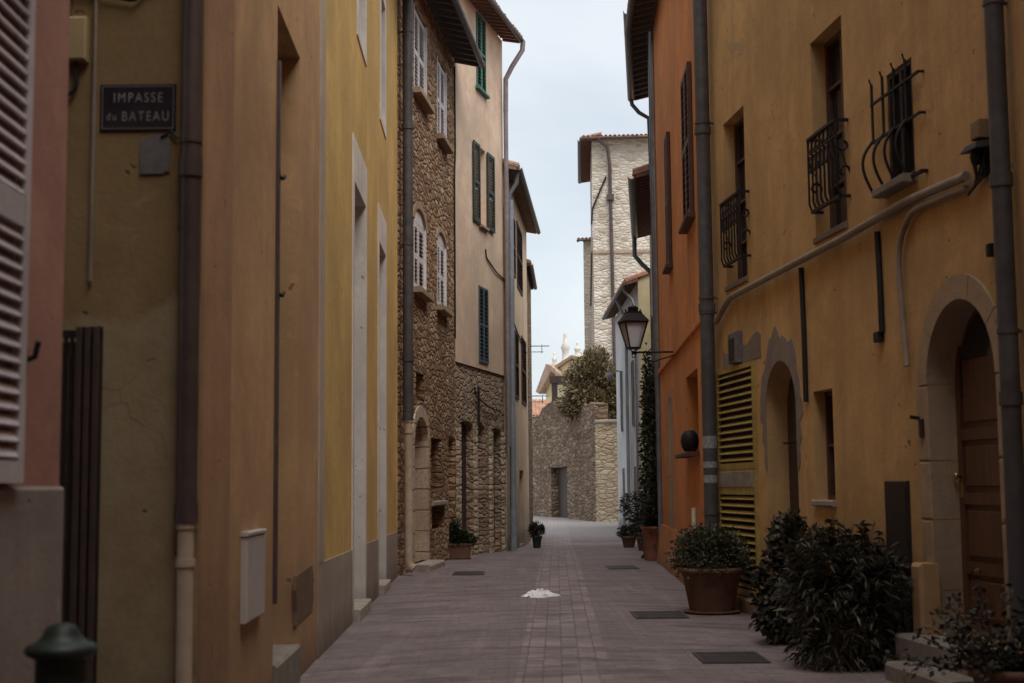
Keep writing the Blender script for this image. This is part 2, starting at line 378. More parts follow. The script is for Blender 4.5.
BOLL = simple('bottle_green_iron', (.028, .048, .042), .5, .2, .4, 12, .2, dirt=(.05,.035,.03))
STEP = simple('worn_step_stone', (.38, .33, .28), .85, 0, .25, 8, .3, dirt=(.24,.20,.17))
STEPD = simple('dark_step_stone', (.24, .20, .175), .85, 0, .25, 8, .3, dirt=(.15,.12,.11))
BAG = simple('white_plastic', (.92, .92, .94), .4, 0, .05, 10, .3)
PANE = glass('window_glass'); GRATE = simple('cast_iron_cover', (.07, .06, .058), .6, .4, .3, 20, .4)
BRASS = simple('brass', (.6, .40, .15), .35, .9, .1)
DARKIN = simple('dark_interior', (.02, .016, .015), 1, 0, .2)
CURT = simple('pale_curtain', (.55, .52, .50), .9, 0, .1)
mq, nt, bb = new_mat('lantern_glass'); bb.inputs['Base Color'].default_value = (.85, .85, .87, 1); bb.inputs['Roughness'].default_value = .5
bb.inputs['Transmission Weight'].default_value = .7; LGLASS = mq
LEAF_A = leafmat('dark_shrub_leaf', (.020, .020, .014), (.060, .056, .038), (.15, .125, .085))
LEAF_B = leafmat('boxwood_leaf', (.040, .045, .027), (.085, .088, .05), (.14, .13, .08))
LEAF_T = leafmat('olive_tree_leaf', (.085, .070, .038), (.20, .155, .080), (.30, .21, .11))
LEAF_G = leafmat('climber_leaf', (.020, .024, .014), (.050, .055, .030))
STEM = simple('plant_stem', (.07, .05, .035), .9, 0, .3)
BARK = simple('tree_bark', (.12, .085, .06), .95, 0, .3, 12, .5)
FLOWER = simple('orange_petal', (.7, .22, .06), .6, 0, .2)
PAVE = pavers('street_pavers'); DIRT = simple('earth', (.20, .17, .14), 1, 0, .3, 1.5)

# ------------------------------------------------------------------ wall frames
class Fr:
    """a wall standing on the line A->B (left to right as seen from the street)"""
    def __init__(s, A, B):
        s.A = Vector(A); s.B = Vector(B); d = s.B - s.A; s.L = d.length; s.d = d / s.L
        s.n = Vector((-s.d.y, s.d.x)); s.ang = math.atan2(s.d.y, s.d.x)
    def uv(s, px, py, off=0.0):
        r = ray(px, py); c = CAMP
        num = off - ((c.x - s.A.x)*s.n.x + (c.y - s.A.y)*s.n.y)
        t = num / (r.x*s.n.x + r.y*s.n.y); p = c + r*t
        return ((p.x - s.A.x)*s.d.x + (p.y - s.A.y)*s.d.y, p.z)
    def rect(s, x0, yt, x1, yb, off=0.0):
        """px rectangle: yt, yb are measured on the x0 edge"""
        s0, h1 = s.uv(x0, yt, off); _, h0 = s.uv(x0, yb, off); s1, _ = s.uv(x1, (yt+yb)/2, off)
        return (s0, s1, h0, h1)
    def world(s, u, y=0, z=0):
        p = s.A + s.d*u + s.n*y; return (p.x, p.y, z)
    def root(s, name, label, cat='house', group=None):
        return empty(name, (s.A.x, s.A.y, 0), s.ang, label, cat, group)
    def hang(s, name, u, y, z, label, cat, group=None):
        return empty(name, s.world(u, y, z), s.ang, label, cat, group)

def wall(par, L, H, ops, mat, D=7.0, z0=-.6, name='wall', x0=0.0, y=0.0, ragged=False, body=True):
    """front wall with openings (s0,s1,h0,h1,depth,rise) and, behind it, the body of the house"""
    m = MB()
    xs = sorted({x0, L, *[v for o in ops for v in (o[0], o[1])]}); zs = sorted({z0, H, *[v for o in ops for v in (o[2], o[3])]})
    xs = [v for v in xs if x0 <= v <= L]; zs = [v for v in zs if z0 <= v <= H]
    for i in range(len(xs)-1):
        for j in range(len(zs)-1):
            a, b, c, d = xs[i], xs[i+1], zs[j], zs[j+1]; mx, mz = (a+b)/2, (c+d)/2
            if any(o[0] < mx < o[1] and o[2] < mz < o[3] for o in ops): continue
            m.quad((a,y,c), (b,y,c), (b,y,d), (a,y,d))
    for o in ops:
        s0, s1, h0, h1, dp = o[:5]; rise = o[5] if len(o) > 5 else 0; hs = h1 - rise; yb = y + dp
        m.quad((s0,y,h0), (s0,y,hs), (s0,yb,hs), (s0,yb,h0)); m.quad((s1,y,h0), (s1,yb,h0), (s1,yb,hs), (s1,y,hs))
        m.quad((s0,y,h0), (s0,yb,h0), (s1,yb,h0), (s1,y,h0))
        if rise:
            n = 18; cx = (s0+s1)/2; rx = (s1-s0)/2
            P = [(cx - rx*math.cos(math.pi*k/n), hs + rise*math.sin(math.pi*k/n)) for k in range(n+1)]
            for p, r_ in zip(P, P[1:]):
                m.quad((p[0],y,p[1]), (r_[0],y,r_[1]), (r_[0],y,h1), (p[0],y,h1))
                m.quad((p[0],y,p[1]), (p[0],yb,p[1]), (r_[0],yb,r_[1]), (r_[0],y,r_[1]))
        else:
            m.quad((s0,y,h1), (s1,y,h1), (s1,yb,h1), (s0,yb,h1))
    if body:
        m.quad((x0,y,z0), (x0,y,H), (x0,D,H), (x0,D,z0)); m.quad((L,y,z0), (L,D,z0), (L,D,H), (L,y,H))
        m.quad((x0,D,z0), (x0,D,H), (L,D,H), (L,D,z0)); m.quad((x0,y,H), (L,y,H), (L,D,H), (x0,D,H))
    return m.build(name, mat, par)

def back(par, op, mat, name, extra=0.0):
    """panel closing an opening at its depth"""
    m = MB(); m.box(op[0]-.03, op[1]+.03, op[4]-.002+extra, op[4]+.06+extra, op[2]-.03, op[3]+.03)
    return m.build(name, mat, par)
def louvre(m, a, b, c, d, y0, t=.035, fr=.055, pitch=.055, mid=True, tilt=35, gap=False):
    """one louvred leaf between x a..b, z c..d, front face at y0"""
    m.box(a, a+fr, y0, y0+t, c, d); m.box(b-fr, b, y0, y0+t, c, d)
    rails = [(c, c+fr*1.4), (d-fr, d)] + ([((c+d)/2-fr*.6, (c+d)/2+fr*.6)] if mid else [])
    for r0, r1 in rails: m.box(a+fr, b-fr, y0+.001, y0+t-.001, r0, r1)
    n = max(3, int((d-c-2*fr)/pitch))
    for k in range(n):
        z = c + fr*1.4 + (d-c-2.4*fr)*(k+.5)/n
        if mid and abs(z-(c+d)/2) < fr*.8: continue
        M = Matrix.Translation((0, y0+t/2, z)) @ Matrix.Rotation(R(tilt), 4, 'X')
        m.box(a+fr*.9, b-fr*.9, -t*.55, t*.55, -.006, .006, 0, M)
def shutters(par, op, mat, y0=.03, leaves=2, pitch=.055, name='shutter', mid=True, fr=.055, t=.035):
    w = (op[1]-op[0])/leaves
    for k in range(leaves):
        m = MB(); louvre(m, op[0]+w*k+.006, op[0]+w*(k+1)-.006, op[2]+.01, op[3]-.01, y0, pitch=pitch, mid=mid, fr=fr, t=t)
        m.build(name, mat, par)
    back(par, (op[0], op[1], op[2], op[3], y0+t+.03), DARKIN, 'window_backing')
def sill(par, op, mat, over=.07, out=.09, th=.07):
    m = MB(); m.rbox(op[0]-over, op[1]+over, -out, .06, op[2]-th, op[2]+.004, .012); return m.build('sill', mat, par)
def window(par, op, fmat=WHITESH, pane=PANE, muntins=1):
    y = op[4]; m = MB(); w = .05; a, b, c, d = op[:4]
    m.box(a, a+w, y-.06, y, c, d); m.box(b-w, b, y-.06, y, c, d); m.box(a+w, b-w, y-.058, y, c, c+w); m.box(a+w, b-w, y-.058, y, d-w, d)
    m.box((a+b)/2-.03, (a+b)/2+.03, y-.055, y, c+w, d-w)
    for k in range(muntins):
        z = c + (d-c)*(k+1)/(muntins+1); m.box(a+w, (a+b)/2-.03, y-.05, y-.01, z-.015, z+.015); m.box((a+b)/2+.03, b-w, y-.05, y-.01, z-.015, z+.015)
    wi = m.build('window', fmat, par)
    g = MB(); g.box(a, b, y-.004, y+.02, c, d); g.build('pane', pane, wi)
    return wi
def eave(par, L, H, over, mat=TILE, soff=SOFF, gut=BRONZE, x0=0.0, rise=.30, back_=3.2, gutter=True, raf=.38, th=.07, ends=.12, gr=.075):
    """sloping tiled roof edge with rafters below and a half-round gutter in front"""
    k = rise; a = x0-ends; b = L+ends
    z = lambda y: H + (y+over)*k
    m = MB()
    m.add([(a,-over,z(-over)),(b,-over,z(-over)),(b,back_,z(back_)),(a,back_,z(back_)),
           (a,-over,z(-over)+th),(b,-over,z(-over)+th),(b,back_,z(back_)+th),(a,back_,z(back_)+th)],
          [(0,3,2,1),(4,5,6,7),(0,1,5,4),(1,2,6,5),(2,3,7,6),(3,0,4,7)])
    n = int((b-a)/.22)
    for i in range(n):
        cx = a + (i+.5)*(b-a)/n; r = .085
        ring = [(-r, 0), (-r*.75, r*.7), (0, r), (r*.75, r*.7), (r, 0)]
        vs = []; jit = random.uniform(-.02, .03)
        for y in (-over-.05+jit, back_):
            vs += [(cx+p, y, z(y)+th+q_-.01) for p, q_ in ring]
            vs += [(cx+p*.8, y, z(y)+th+q_*.75-.015) for p, q_ in ring[::-1]]
        nn = 10
        fs = [(i_, (i_+1)%nn, nn+(i_+1)%nn, nn+i_) for i_ in range(nn)] + [tuple(range(nn))[::-1]]
        m.add(vs, fs, 0, False)
    rf = m.build('roof', mat, par)
    s = MB(); nr = max(2, int((b-a)/raf))
    for i in range(nr+1):
        cx = a + .05 + i*(b-a-.1)/nr
        y0, y1 = -over+.03, .0
        s.add([(cx-.04,y0,z(y0)-.09),(cx+.04,y0,z(y0)-.09),(cx+.04,y1,z(y1)-.13),(cx-.04,y1,z(y1)-.13),
               (cx-.04,y0,z(y0)-.002),(cx+.04,y0,z(y0)-.002),(cx+.04,y1,z(y1)-.002),(cx-.04,y1,z(y1)-.002)],
              [(0,3,2,1),(4,5,6,7),(0,1,5,4),(1,2,6,5),(2,3,7,6),(3,0,4,7)])
    s.quad((a,-over+.01,z(-over+.01)-.006), (a,.0,z(0)-.006), (b,.0,z(0)-.006), (b,-over+.01,z(-over+.01)-.006))
    s.build('eaves_rafters', soff, rf)
    if gutter:
        g = MB(); r = gr; gy = -over-r*.6; gzz = H-.02; n = 8
        vs = []
        for x in (a, b):
            vs += [(x, gy - r*math.cos(math.pi*i/n), gzz - r*math.sin(math.pi*i/n)) for i in range(n+1)]
            vs += [(x, gy - (r-.012)*math.cos(math.pi*i/n), gzz - (r-.012)*math.sin(math.pi*i/n)) for i in range(n, -1, -1)]
        nn = 2*(n+1)
        g.add(vs, [(i, (i+1)%nn, nn+(i+1)%nn, nn+i) for i in range(nn)] + [tuple(range(nn))[::-1], tuple(range(nn, 2*nn))], 0, False)
        g.build('gutter', gut, rf)
    return rf
def drainpipe(par, x, z0, z1, r, mat, y=None, joints=(), brackets=(), top=None, mat2=None, zsplit=None, name='drainpipe'):
    """vertical pipe on a wall with collars and wall brackets"""
    y = -(r+.03) if y is None else y
    m = MB(); pts = [(x, y, z0), (x, y, z1)] + (top or [])
    if zsplit: pts[0] = (x, y, zsplit)
    m.tube(pts, r, 14)
    for j in joints: m.tube([(x, y, j-.05), (x, y, j+.05)], r*1.18, 14)
    p = m.build(name, mat, par)
    if zsplit:
        q_ = MB(); q_.tube([(x, y-.006, z0), (x, y-.006, zsplit)], r*.80, 14)
        for j in (zsplit-.02, zsplit-.22): q_.tube([(x, y-.006, j-.02), (x, y-.006, j+.02)], r*.95, 14)
        q_.tube([(x, y-.006, z0+.12), (x, y-.02, z0+.05), (x, y-.10, z0)], r*.9, 12)
        q_.build('lower_pipe', mat2, p)
    for bz in brackets:
        k = MB(); k.tube([(x, y, bz-.018), (x, y, bz+.018)], r*1.12, 14); k.box(x-.012, x+.012, y, 0, bz-.012, bz+.012)
        k.build('pipe_bracket', mat, p)
    return p
def conduit(par, pts, r, mat, name='conduit', n=8, clips=0):
    # rounded corners
    P = [Vector(p) for p in pts]; out = [P[0]]
    for a, b, c in zip(P, P[1:], P[2:]):
        d = min(.18, (b-a).length*.4, (c-b).length*.4)
        p0 = b + (a-b).normalized()*d; p1 = b + (c-b).normalized()*d
        out += [p0, (p0+2*b+p1)/4, p1]
    out.append(P[-1])
    m = MB(); m.tube(out, r, n)
    o = m.build(name, mat, par)
    return o

def leafblob(m, c, rad, n, ln, wd, clumps=14, spread=.35, rnd=random, droop=0.0, shell=.55, up=.2, inside=None):
    cs = []
    for _ in range(clumps):
        while True:
            p = Vector((rnd.uniform(-1,1), rnd.uniform(-1,1), rnd.uniform(-1,1)))
            if shell < p.length < 1: break
        cs.append((p, rnd.uniform(.6, 1.25)))
    for _ in range(n):
        p, s_ = rnd.choice(cs)
        q_ = p + Vector((rnd.gauss(0,1), rnd.gauss(0,1), rnd.gauss(0,1))) * spread * s_
        if q_.length > 1.3: q_ = q_.normalized() * rnd.uniform(.6, 1.2)
        pos = Vector((c[0]+q_.x*rad[0], c[1]+q_.y*rad[1], c[2]+q_.z*rad[2]))
        if inside and not inside(pos): continue
        d = (q_.normalized()*.7 + Vector((rnd.gauss(0,.6), rnd.gauss(0,.6), rnd.gauss(0,.6)+up-droop))).normalized()
        s1 = d.cross(Vector((rnd.gauss(0,1), rnd.gauss(0,1), rnd.gauss(0,1)+.4))).normalized()
        nn = d.cross(s1)
        l = ln*rnd.uniform(.6, 1.25); w = wd*rnd.uniform(.7, 1.2)
        tip = pos + d*l + Vector((0,0,-1))*l*droop*.5; mid = pos + d*l*.5 + nn*l*.06
        m.add([pos, mid + s1*w*.5, tip, mid - s1*w*.5], [(0,1,2),(0,2,3)], 0)

def pot_prof(r, h, rim=.03, base=.68):
    return [(0, 0), (r*base, 0), (r*base*1.02, .02), (r*.93, h-rim*2.2), (r*.95, h-rim*2.1), (r*1.04, h-rim*1.9), (r*1.05, h), (r*.92, h), (r*.90, h-.05), (0, h-.05)]

# ================================================================== PLAN
GP = lambda px, py: (ground(px, py).x, ground(px, py).y)
# left side
pkB = (col(60, 6.2), 6.2); pkA = (-1.72, -6.0)
FY = 7.7; cnr = (col(199, FY), FY)
yA = GP(317, 659); yB = GP(397, 576.5)
stA = (yB[0]+.02, yB[1]+.05)
stB = (col(455, 33.0), 33.0)
bgB = (col(504.5, 37.6), 37.6)
fhA = (bgB[0]+.04, bgB[1]+.05); fhB = (col(527.5, 47.3), 47.3)
# right side
g1 = ground(743, 610); sl = -.114
yr = lambda Y: (g1.x + sl*(Y-g1.y), Y)
def solve(px, f, lo, hi):
    for _ in range(60):
        m_ = (lo+hi)/2
        if f(m_)[0] - col(px, m_) > 0: lo = m_
        else: hi = m_
    return f(lo)
yrA = solve(706, yr, 5, 40)        # far end of the ochre house
yrB = solve(1014, yr, 5, 40)       # near end
orf = lambda Y: (yrA[0]-.01 + .040*(Y-yrA[1]), Y)
orA = solve(660, orf, 15, 60)
print('PLAN', 'yA', yA, 'yB', yB, 'yrA', yrA, 'yrB', yrB, 'orA', orA, 'g1', g1)

# ---------------------------------------------------------------- ground and street
gm = MB(); gm.quad((-400,-60,-.5), (400,-60,-.5), (400,700,-.5), (-400,700,-.5))
tag(gm.build('ground', DIRT), kind='structure')
sm = MB(); ys = [-12, 0, 10, 20, 28, 31.5, 35, 37.5, 40, 42, 44, 47, 50, 53, 56.5, 60, 66, 80, 110]
xs = [-9, -3, -1, 1, 3, 9, 22]
for a, b in zip(ys, ys[1:]):
    for c, d in zip(xs, xs[1:]):
        sm.quad((c,a,gz(a)), (d,a,gz(a)), (d,b,gz(b)), (c,b,gz(b)))
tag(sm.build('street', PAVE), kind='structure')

# ================================================================== LEFT 1: pink house
fr = Fr(pkA, pkB); h = fr.root('house', 'dusky pink rendered house with grey plinth and white louvred shutter at the left edge')
o1 = fr.rect(-70, -260, 2, 484); o1 = (fr.uv(-60, 300)[0], fr.uv(10, 300)[0], 1.58, 4.6)
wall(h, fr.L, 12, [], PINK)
m = MB(); m.rbox(0, fr.L+.006, -.025, 0.3, -.5, 1.612, .015); m.build('plinth', PLINTH, h)
# half-open louvred leaf lying flat on the wall
s1 = fr.uv(28.5, 240, -.05)[0]; s0 = s1 - .62
m = MB(); louvre(m, s0, s1, 1.625, 4.3, -.055, t=.036, fr=.06, pitch=.060, mid=False, tilt=58)
m.box(s0+.07, s1-.07, -.0545, -.017, 2.62, 2.74); m.build('shutter', LILAC, h)
m = MB(); m.tube([(s1+.05, -.01, 2.10), (s1+.05, -.07, 2.12), (s1+.03, -.09, 2.18)], .012, 6); m.box(s1+.01, s1+.09, -.03, 0, 2.05, 2.16); m.build('shutter_catch', IRON, h)
eave(h, fr.L, 12, .6)

# ---------------------------------------------------------------- LEFT 2: corner house (ochre side wall + apricot street front)
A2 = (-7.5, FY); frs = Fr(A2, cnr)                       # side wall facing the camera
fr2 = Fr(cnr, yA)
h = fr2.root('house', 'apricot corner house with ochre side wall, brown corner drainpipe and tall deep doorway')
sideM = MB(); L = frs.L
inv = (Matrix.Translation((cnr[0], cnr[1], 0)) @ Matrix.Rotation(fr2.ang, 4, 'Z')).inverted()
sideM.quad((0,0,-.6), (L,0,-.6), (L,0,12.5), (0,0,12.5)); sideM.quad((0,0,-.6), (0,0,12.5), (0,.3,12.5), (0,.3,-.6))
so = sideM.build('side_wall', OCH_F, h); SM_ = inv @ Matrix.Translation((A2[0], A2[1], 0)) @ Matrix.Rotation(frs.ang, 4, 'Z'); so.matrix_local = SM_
def on_side(o): o.matrix_local = SM_.copy(); return o
# doorway
a = fr2.uv(275.5, 300)[0]; b = fr2.uv(298.4, 300)[0]; ht = fr2.uv(276, 0)[1]
opd = (a, b, .30, ht, .55)
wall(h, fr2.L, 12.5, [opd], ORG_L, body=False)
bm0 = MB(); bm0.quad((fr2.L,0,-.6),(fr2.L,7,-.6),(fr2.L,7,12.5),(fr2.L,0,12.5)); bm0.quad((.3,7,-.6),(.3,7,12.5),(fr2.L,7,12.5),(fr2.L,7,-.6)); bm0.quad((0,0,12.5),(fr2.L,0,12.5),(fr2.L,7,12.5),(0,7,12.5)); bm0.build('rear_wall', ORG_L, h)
back(h, opd, DARKW, 'door')
m = MB(); m.box(a-.035, a+.012, -.03, .03, .75, ht-.45); m.build('shutter_edge', BROWNPIPE, h)
m = MB(); m.rbox(a-.03, b+.03, -.035, .5, -.1, .307, .02); m.build('step', STEPD, h)
# rust coloured corner strip, slightly proud
c2 = fr2.uv(229, 300)[0]
m = MB(); m.box(.001, c2, -.018, .05, -.5, 12.48); m.build('corner_strip', ORG_L2, h)
for (px, py) in ((281, 193), (281, 305)):
    u, z = fr2.uv(px, py, .05); m = MB(); m.tube([(a-.005, -.02, z), (a+.05, -.045, z-.01), (a+.1, -.05, z+.02)], .014, 6); m.box(a-.03, a+.02, -.03, .01, z-.05, z+.04); m.build('shutter_hook', IRON, h)
# broken plaster near the foot of the wall
u0, z0 = fr2.uv(296, 576); u1, z1 = fr2.uv(313, 612)
pts = [(u0, z0), (u0-.02, z0-.12), (u0+.02, z1+.1), (u0+.01, z1), (u1-.1, z1+.02), (u1, z1+.12), (u1-.03, z1+.25), (u1+.03, z0-.12), (u1-.12, z0+.03)]
m = MB(); m.poly([(p[0], p[1]) for p in pts], -.006, .02); m.build('broken_plaster', plaster('bare_brown_render', (.27,.17,.11), stain=(.13,.085,.06), streak=.6, bump=1.2, seed=19), h)
eave(h, fr2.L, 12.5, .55)
# the brown pipe at the corner, on the side wall
su, _ = frs.uv(189, 300, -.08)
dz = frs.uv(187, 521, -.08)[1]
p = drainpipe(h, su, 0.0, 12.4, .055, BROWNPIPE, y=-.075, joints=(frs.uv(190,168,-.08)[1], dz+.04), brackets=(frs.uv(190,140,-.08)[1], 5.6), mat2=CREAMPIPE, zsplit=dz)
on_side(p)
for ch in p.children: pass
# thin conduit and cables on the side wall
uc = frs.uv(94, 150)[0]
o = conduit(h, [(uc, -.02, frs.uv(94,282)[1]), (uc, -.02, 8.8)], .011, TAUPE); on_side(o)
uc2 = frs.uv(64, 60)[0]; z2 = frs.uv(64, 100)[1]
o = conduit(h, [(uc2-.02, -.02, z2), (uc2+.08, -.03, z2+.04), (uc2+.08, -.03, z2+.2), (uc2+.02, -.02, z2+.5), (uc2+.05, -.03, z2+.62), (uc2+.4, -.03, z2+.55), (uc2+.45, -.03, z2+.62), (uc2+.7, -.03, z2+.72)], .012, CABLE, 'cable'); on_side(o)
# impasse barrier: tall dark slatted gate folded against the side wall
gx0 = frs.uv(50, 400, -.1)[0]; gx1 = frs.uv(101, 400, -.1)[0]; gt = frs.uv(90, 327, -.1)[1]
g = frs.hang('gate', gx0, -.10, 0, 'dark brown barred metal gate folded against the ochre wall of the side alley', 'gate')
w = gx1-gx0
m = MB(); m.box(0, w, -.03, .0, gt-.06, gt-.02); m.box(0, w, -.03, .0, .10, .16)
m.box(w-.13, w, -.02, .02, .05, gt); m.build('gate_frame', IRONB, g)
for k in range(3):
    m = MB(); m.rbox(w-.128+k*.045, w-.096+k*.045, -.05, -.018, .05, gt, .006); m.build('gate_stile', simple('brown_gate_paint', (.075,.05,.045), .5), g)
for k in range(4):
    m = MB(); x = .01 + k*(w-.14)/4; m.box(x, x+.014, -.026, -.004, .1, gt-.03); m.build('gate_bar', IRONB, g)
m = MB(); m.box(0, w-.13, .01, .03, .08, gt-.08); m.build('gate_panel', simple('gate_back', (.24,.17,.10), .8), g)

# street sign
x0, z1 = frs.uv(101, 85); x1, z0 = frs.uv(176, 131)
sg = frs.hang('street_sign', (x0+x1)/2, 0, (z0+z1)/2, 'dark blue enamel street name plate reading IMPASSE du BATEAU on the ochre side wall', 'street sign')
w = x1-x0; hh = z1-z0
m = MB(); m.rbox(-w/2, w/2, -.012, -.001, -hh/2, hh/2, .004); m.build('plate', SIGNB, sg)
m = MB(); t = .0035; i_ = .012
for (a_, b_, c_, d_) in ((-w/2+i_, w/2-i_, hh/2-i_-t, hh/2-i_), (-w/2+i_, w/2-i_, -hh/2+i_, -hh/2+i_+t), (-w/2+i_, -w/2+i_+t, -hh/2+i_+t, hh/2-i_-t), (w/2-i_-t, w/2-i_, -hh/2+i_+t, hh/2-i_-t)):
    m.box(a_, b_, -.0135, -.0122, c_, d_)
m.build('border', SIGNW, sg)
def text(body, size, x, z, par, mat, name, sx=1.0, bold=0.0):
    c = bpy.data.curves.new(name, 'FONT'); c.body = body; c.size = size; c.align_x = 'CENTER'; c.align_y = 'CENTER'; c.extrude = .0006; c.offset = bold; c.space_character = 1.3
    to = bpy.data.objects.new(name + '_curve', c); COL.objects.link(to); bpy.context.view_layer.update()
    me = bpy.data.meshes.new_from_object(to.evaluated_get(bpy.context.evaluated_depsgraph_get())); bpy.data.objects.remove(to)
    me.transform(Matrix.Diagonal((sx, 1, 1, 1))); me.transform(Matrix.Rotation(math.pi/2, 4, 'X')); me.transform(Matrix.Translation((x, -.0136, z)))
    me.materials.clear(); me.materials.append(mat); o = bpy.data.objects.new(name, me); COL.objects.link(o); o.parent = par; return o
text('IMPASSE', .078, 0, hh*.20, sg, SIGNW, 'lettering', .78, 0)
text('du', .062, -w*.345, -hh*.20, sg, SIGNW, 'lettering', .8, 0)
text('BATEAU', .078, w*.10, -hh*.20, sg, SIGNW, 'lettering', .76, 0)
# torn plate below the sign
x0, z1 = frs.uv(141, 134); x1, z0 = frs.uv(170, 174)
pl = frs.hang('wall_plate', (x0+x1)/2, 0, (z0+z1)/2, 'small square grey plate fixed below the street name sign', 'plate')
w = (x1-x0)/2; hh = (z1-z0)/2
m = MB(); m.poly([(-w, -hh), (w*.6, -hh), (w*.65, -hh*.9), (w, -hh*.92), (w, hh*.6), (w*.8, hh), (-w*.2, hh*.9), (-w*.8, hh*.7), (-w, hh*.6)], -.012, -.001); m.build('plate', GREYPL, pl)
m = MB(); m.tube([(w*.4, -.016, hh*.8), (w*1.1, -.02, hh*1.1), (w*1.5, -.02, hh*.7)], .008, 6); m.build('cable_end', CABLE, pl)
# little beige entry light high up on the side wall
x0, z1 = frs.uv(72, 20); x1, z0 = frs.uv(91, 63)
wl = frs.hang('junction_box', (x0+x1)/2, 0, (z0+z1)/2, 'beige plastic box with cables high on the ochre wall left of the street sign', 'junction box')
w = (x1-x0)/2; hh = (z1-z0)/2
m = MB(); m.rbox(-w, w*.8, -.07, -.001, -hh, hh, .01); m.build('box', simple('beige_plastic', (.50,.38,.20), .6, 0, .1), wl)
m = MB(); m.rbox(-w*1.6, -w*1.02, -.05, -.001, -hh*1.1, hh*1.2, .008); m.build('bracket', IRONB, wl)

# meter box on the apricot front
x0, z1 = fr2.uv(248, 534, -.045); x1, z0 = fr2.uv(265, 613, -.045)
mb_ = fr2.hang('meter_box', (x0+x1)/2, 0, z0, 'white plastic meter box mounted low on the apricot wall', 'meter box')
w = (x1-x0)/2; hh = z1-z0
m = MB(); m.rbox(-w, w, -.045, -.001, 0, hh-.02, .010); m.build('housing', BOXW, mb_)
m = MB(); m.rbox(-w-.01, w+.01, -.052, -.001, hh-.015, hh+.012, .006); m.build('lid', BOXW, mb_)

# bollard
bl = empty('bollard', (col(66, 4.9), 4.9, .03), 0, 'dark green cast iron bollard with domed cap by the pink house', 'bollard')
m = MB(); m.lathe([(0.0,0), (.105,0), (.105,.05), (.088,.09), (.085,1.0), (.082,1.01), (0,1.01)], n=32); m.build('shaft', BOLL, bl)
bh = 1.0
m = MB(); m.lathe([(.09,bh), (.118,bh+.015), (.122,bh+.03), (.112,bh+.045), (.085,bh+.055), (.065,bh+.075), (.058,bh+.09), (.045,bh+.108), (.02,bh+.118), (0,bh+.12)], n=32); m.build('cap', BOLL, bl)

# ================================================================== LEFT 3: yellow house
fr = Fr(yA, yB); h = fr.root('house', 'yellow house with white painted door and window surrounds and a grey dado')
def yop(xa, xb, ytop, ybot=None, hb=None):
    a = fr.uv(xa, 300)[0]; b = fr.uv(xb, 300)[0]; t = fr.uv(xa, ytop)[1]
    return (a, b, hb if hb is not None else fr.uv(xa, ybot)[1], t, .38)
ops = [yop(353.5, 364.8, 180, hb=.14), yop(378.6, 385, 241, hb=.14)]
w1b = fr.uv(365, 63)[1]
a = fr.uv(357.5, 300)[0]; b = fr.uv(364.2, 300)[0]; ops.append((a, b, w1b+.12, w1b+2.1, .3))
w2b = fr.uv(385, 137)[1]
a = fr.uv(380.5, 300)[0]; b = fr.uv(384.6, 300)[0]; ops.append((a, b, w2b+.12, w2b+2.1, .3))
wall(h, fr.L, 10.9, ops, YEL_L)
fw = .20
for k, op in enumerate(ops):
    m = MB(); e = .004; a, b, c, d = op[:4]; lo = c if k > 1 else -.4
    if k < 2: top = d+.55
    else: top = d+.15
    m.box(a-fw, a+.004, -.014, .30, lo, top); m.box(b-.004, b+fw, -.014, .30, lo, top); m.box(a+.004, b-.004, -.014, .30, d-.004, top)
    if k > 1: m.box(a-fw, b+fw, -.016, .30, c-.13, c+.004)
    m.build('door_surround' if k < 2 else 'window_surround', WHITE_P, h)
    if k < 2:
        back(h, op, DARKW, 'door'); s_ = MB(); s_.rbox(a-.04, b+.04, -.09, .36, -.2, .147, .015); s_.build('step', STEP, h)
    else: window(h, op)
m = MB(); xsd = [0.0] + sorted([v for o in ops[:2] for v in (o[0]-fw-.002, o[1]+fw+.002)]) + [fr.L]
hd = lambda u: .88 + (.80-.88)*u/fr.L
for a, b in zip(xsd[::2], xsd[1::2]):
    m = MB(); m.poly([(a,-.5),(b,-.5),(b,hd(b)),(a,hd(a))], -.012, .05); m.build('dado', DADO, h)
m = MB(); m.box(-.0, fr.uv(323.5, 300)[0], -.016, .05, hd(0), 10.88); m.build('corner_strip', DADO, h)
m = MB(); m.box(fr.L-.25, fr.L, -.013, .05, hd(9), 10.88); m.build('corner_strip', YEL_L, h)
eave(h, fr.L, 10.9, .55)

# ================================================================== LEFT 4: stone house
fr = Fr(stA, stB); h = fr.root('house', 'brown rubble stone house with four white louvred windows and dark overhanging eaves')
H4 = fr.uv(455, 66)[1]
W = [fr.rect(414, 4, 426, 88)+(.16,), fr.rect(437.2, 56, 445.8, 134)+(.16,), fr.rect(414, 203, 425.5, 287)+(.16, .3), fr.rect(437.2, 228, 445.8, 305)+(.16, .25)]
low = [fr.rect(413.5, 415, 427, 640)+(.30, .45), fr.rect(416, 371, 424, 405)+(.18,), fr.rect(431, 437, 441, 512)+(.25,), fr.rect(448.5, 436, 455, 640)+(.22,), fr.rect(432, 506, 444, 530)+(.3,)]
low = [(o[0], min(o[1], fr.L-.1), max(o[2], .12), o[3], *o[4:]) for o in low]
low[2] = (low[2][0], low[2][1], low[4][3]+.25, low[2][3], low[2][4])
print('stone', fr.L, H4, W, low)
wall(h, fr.L, H4, W+low, RUB1)
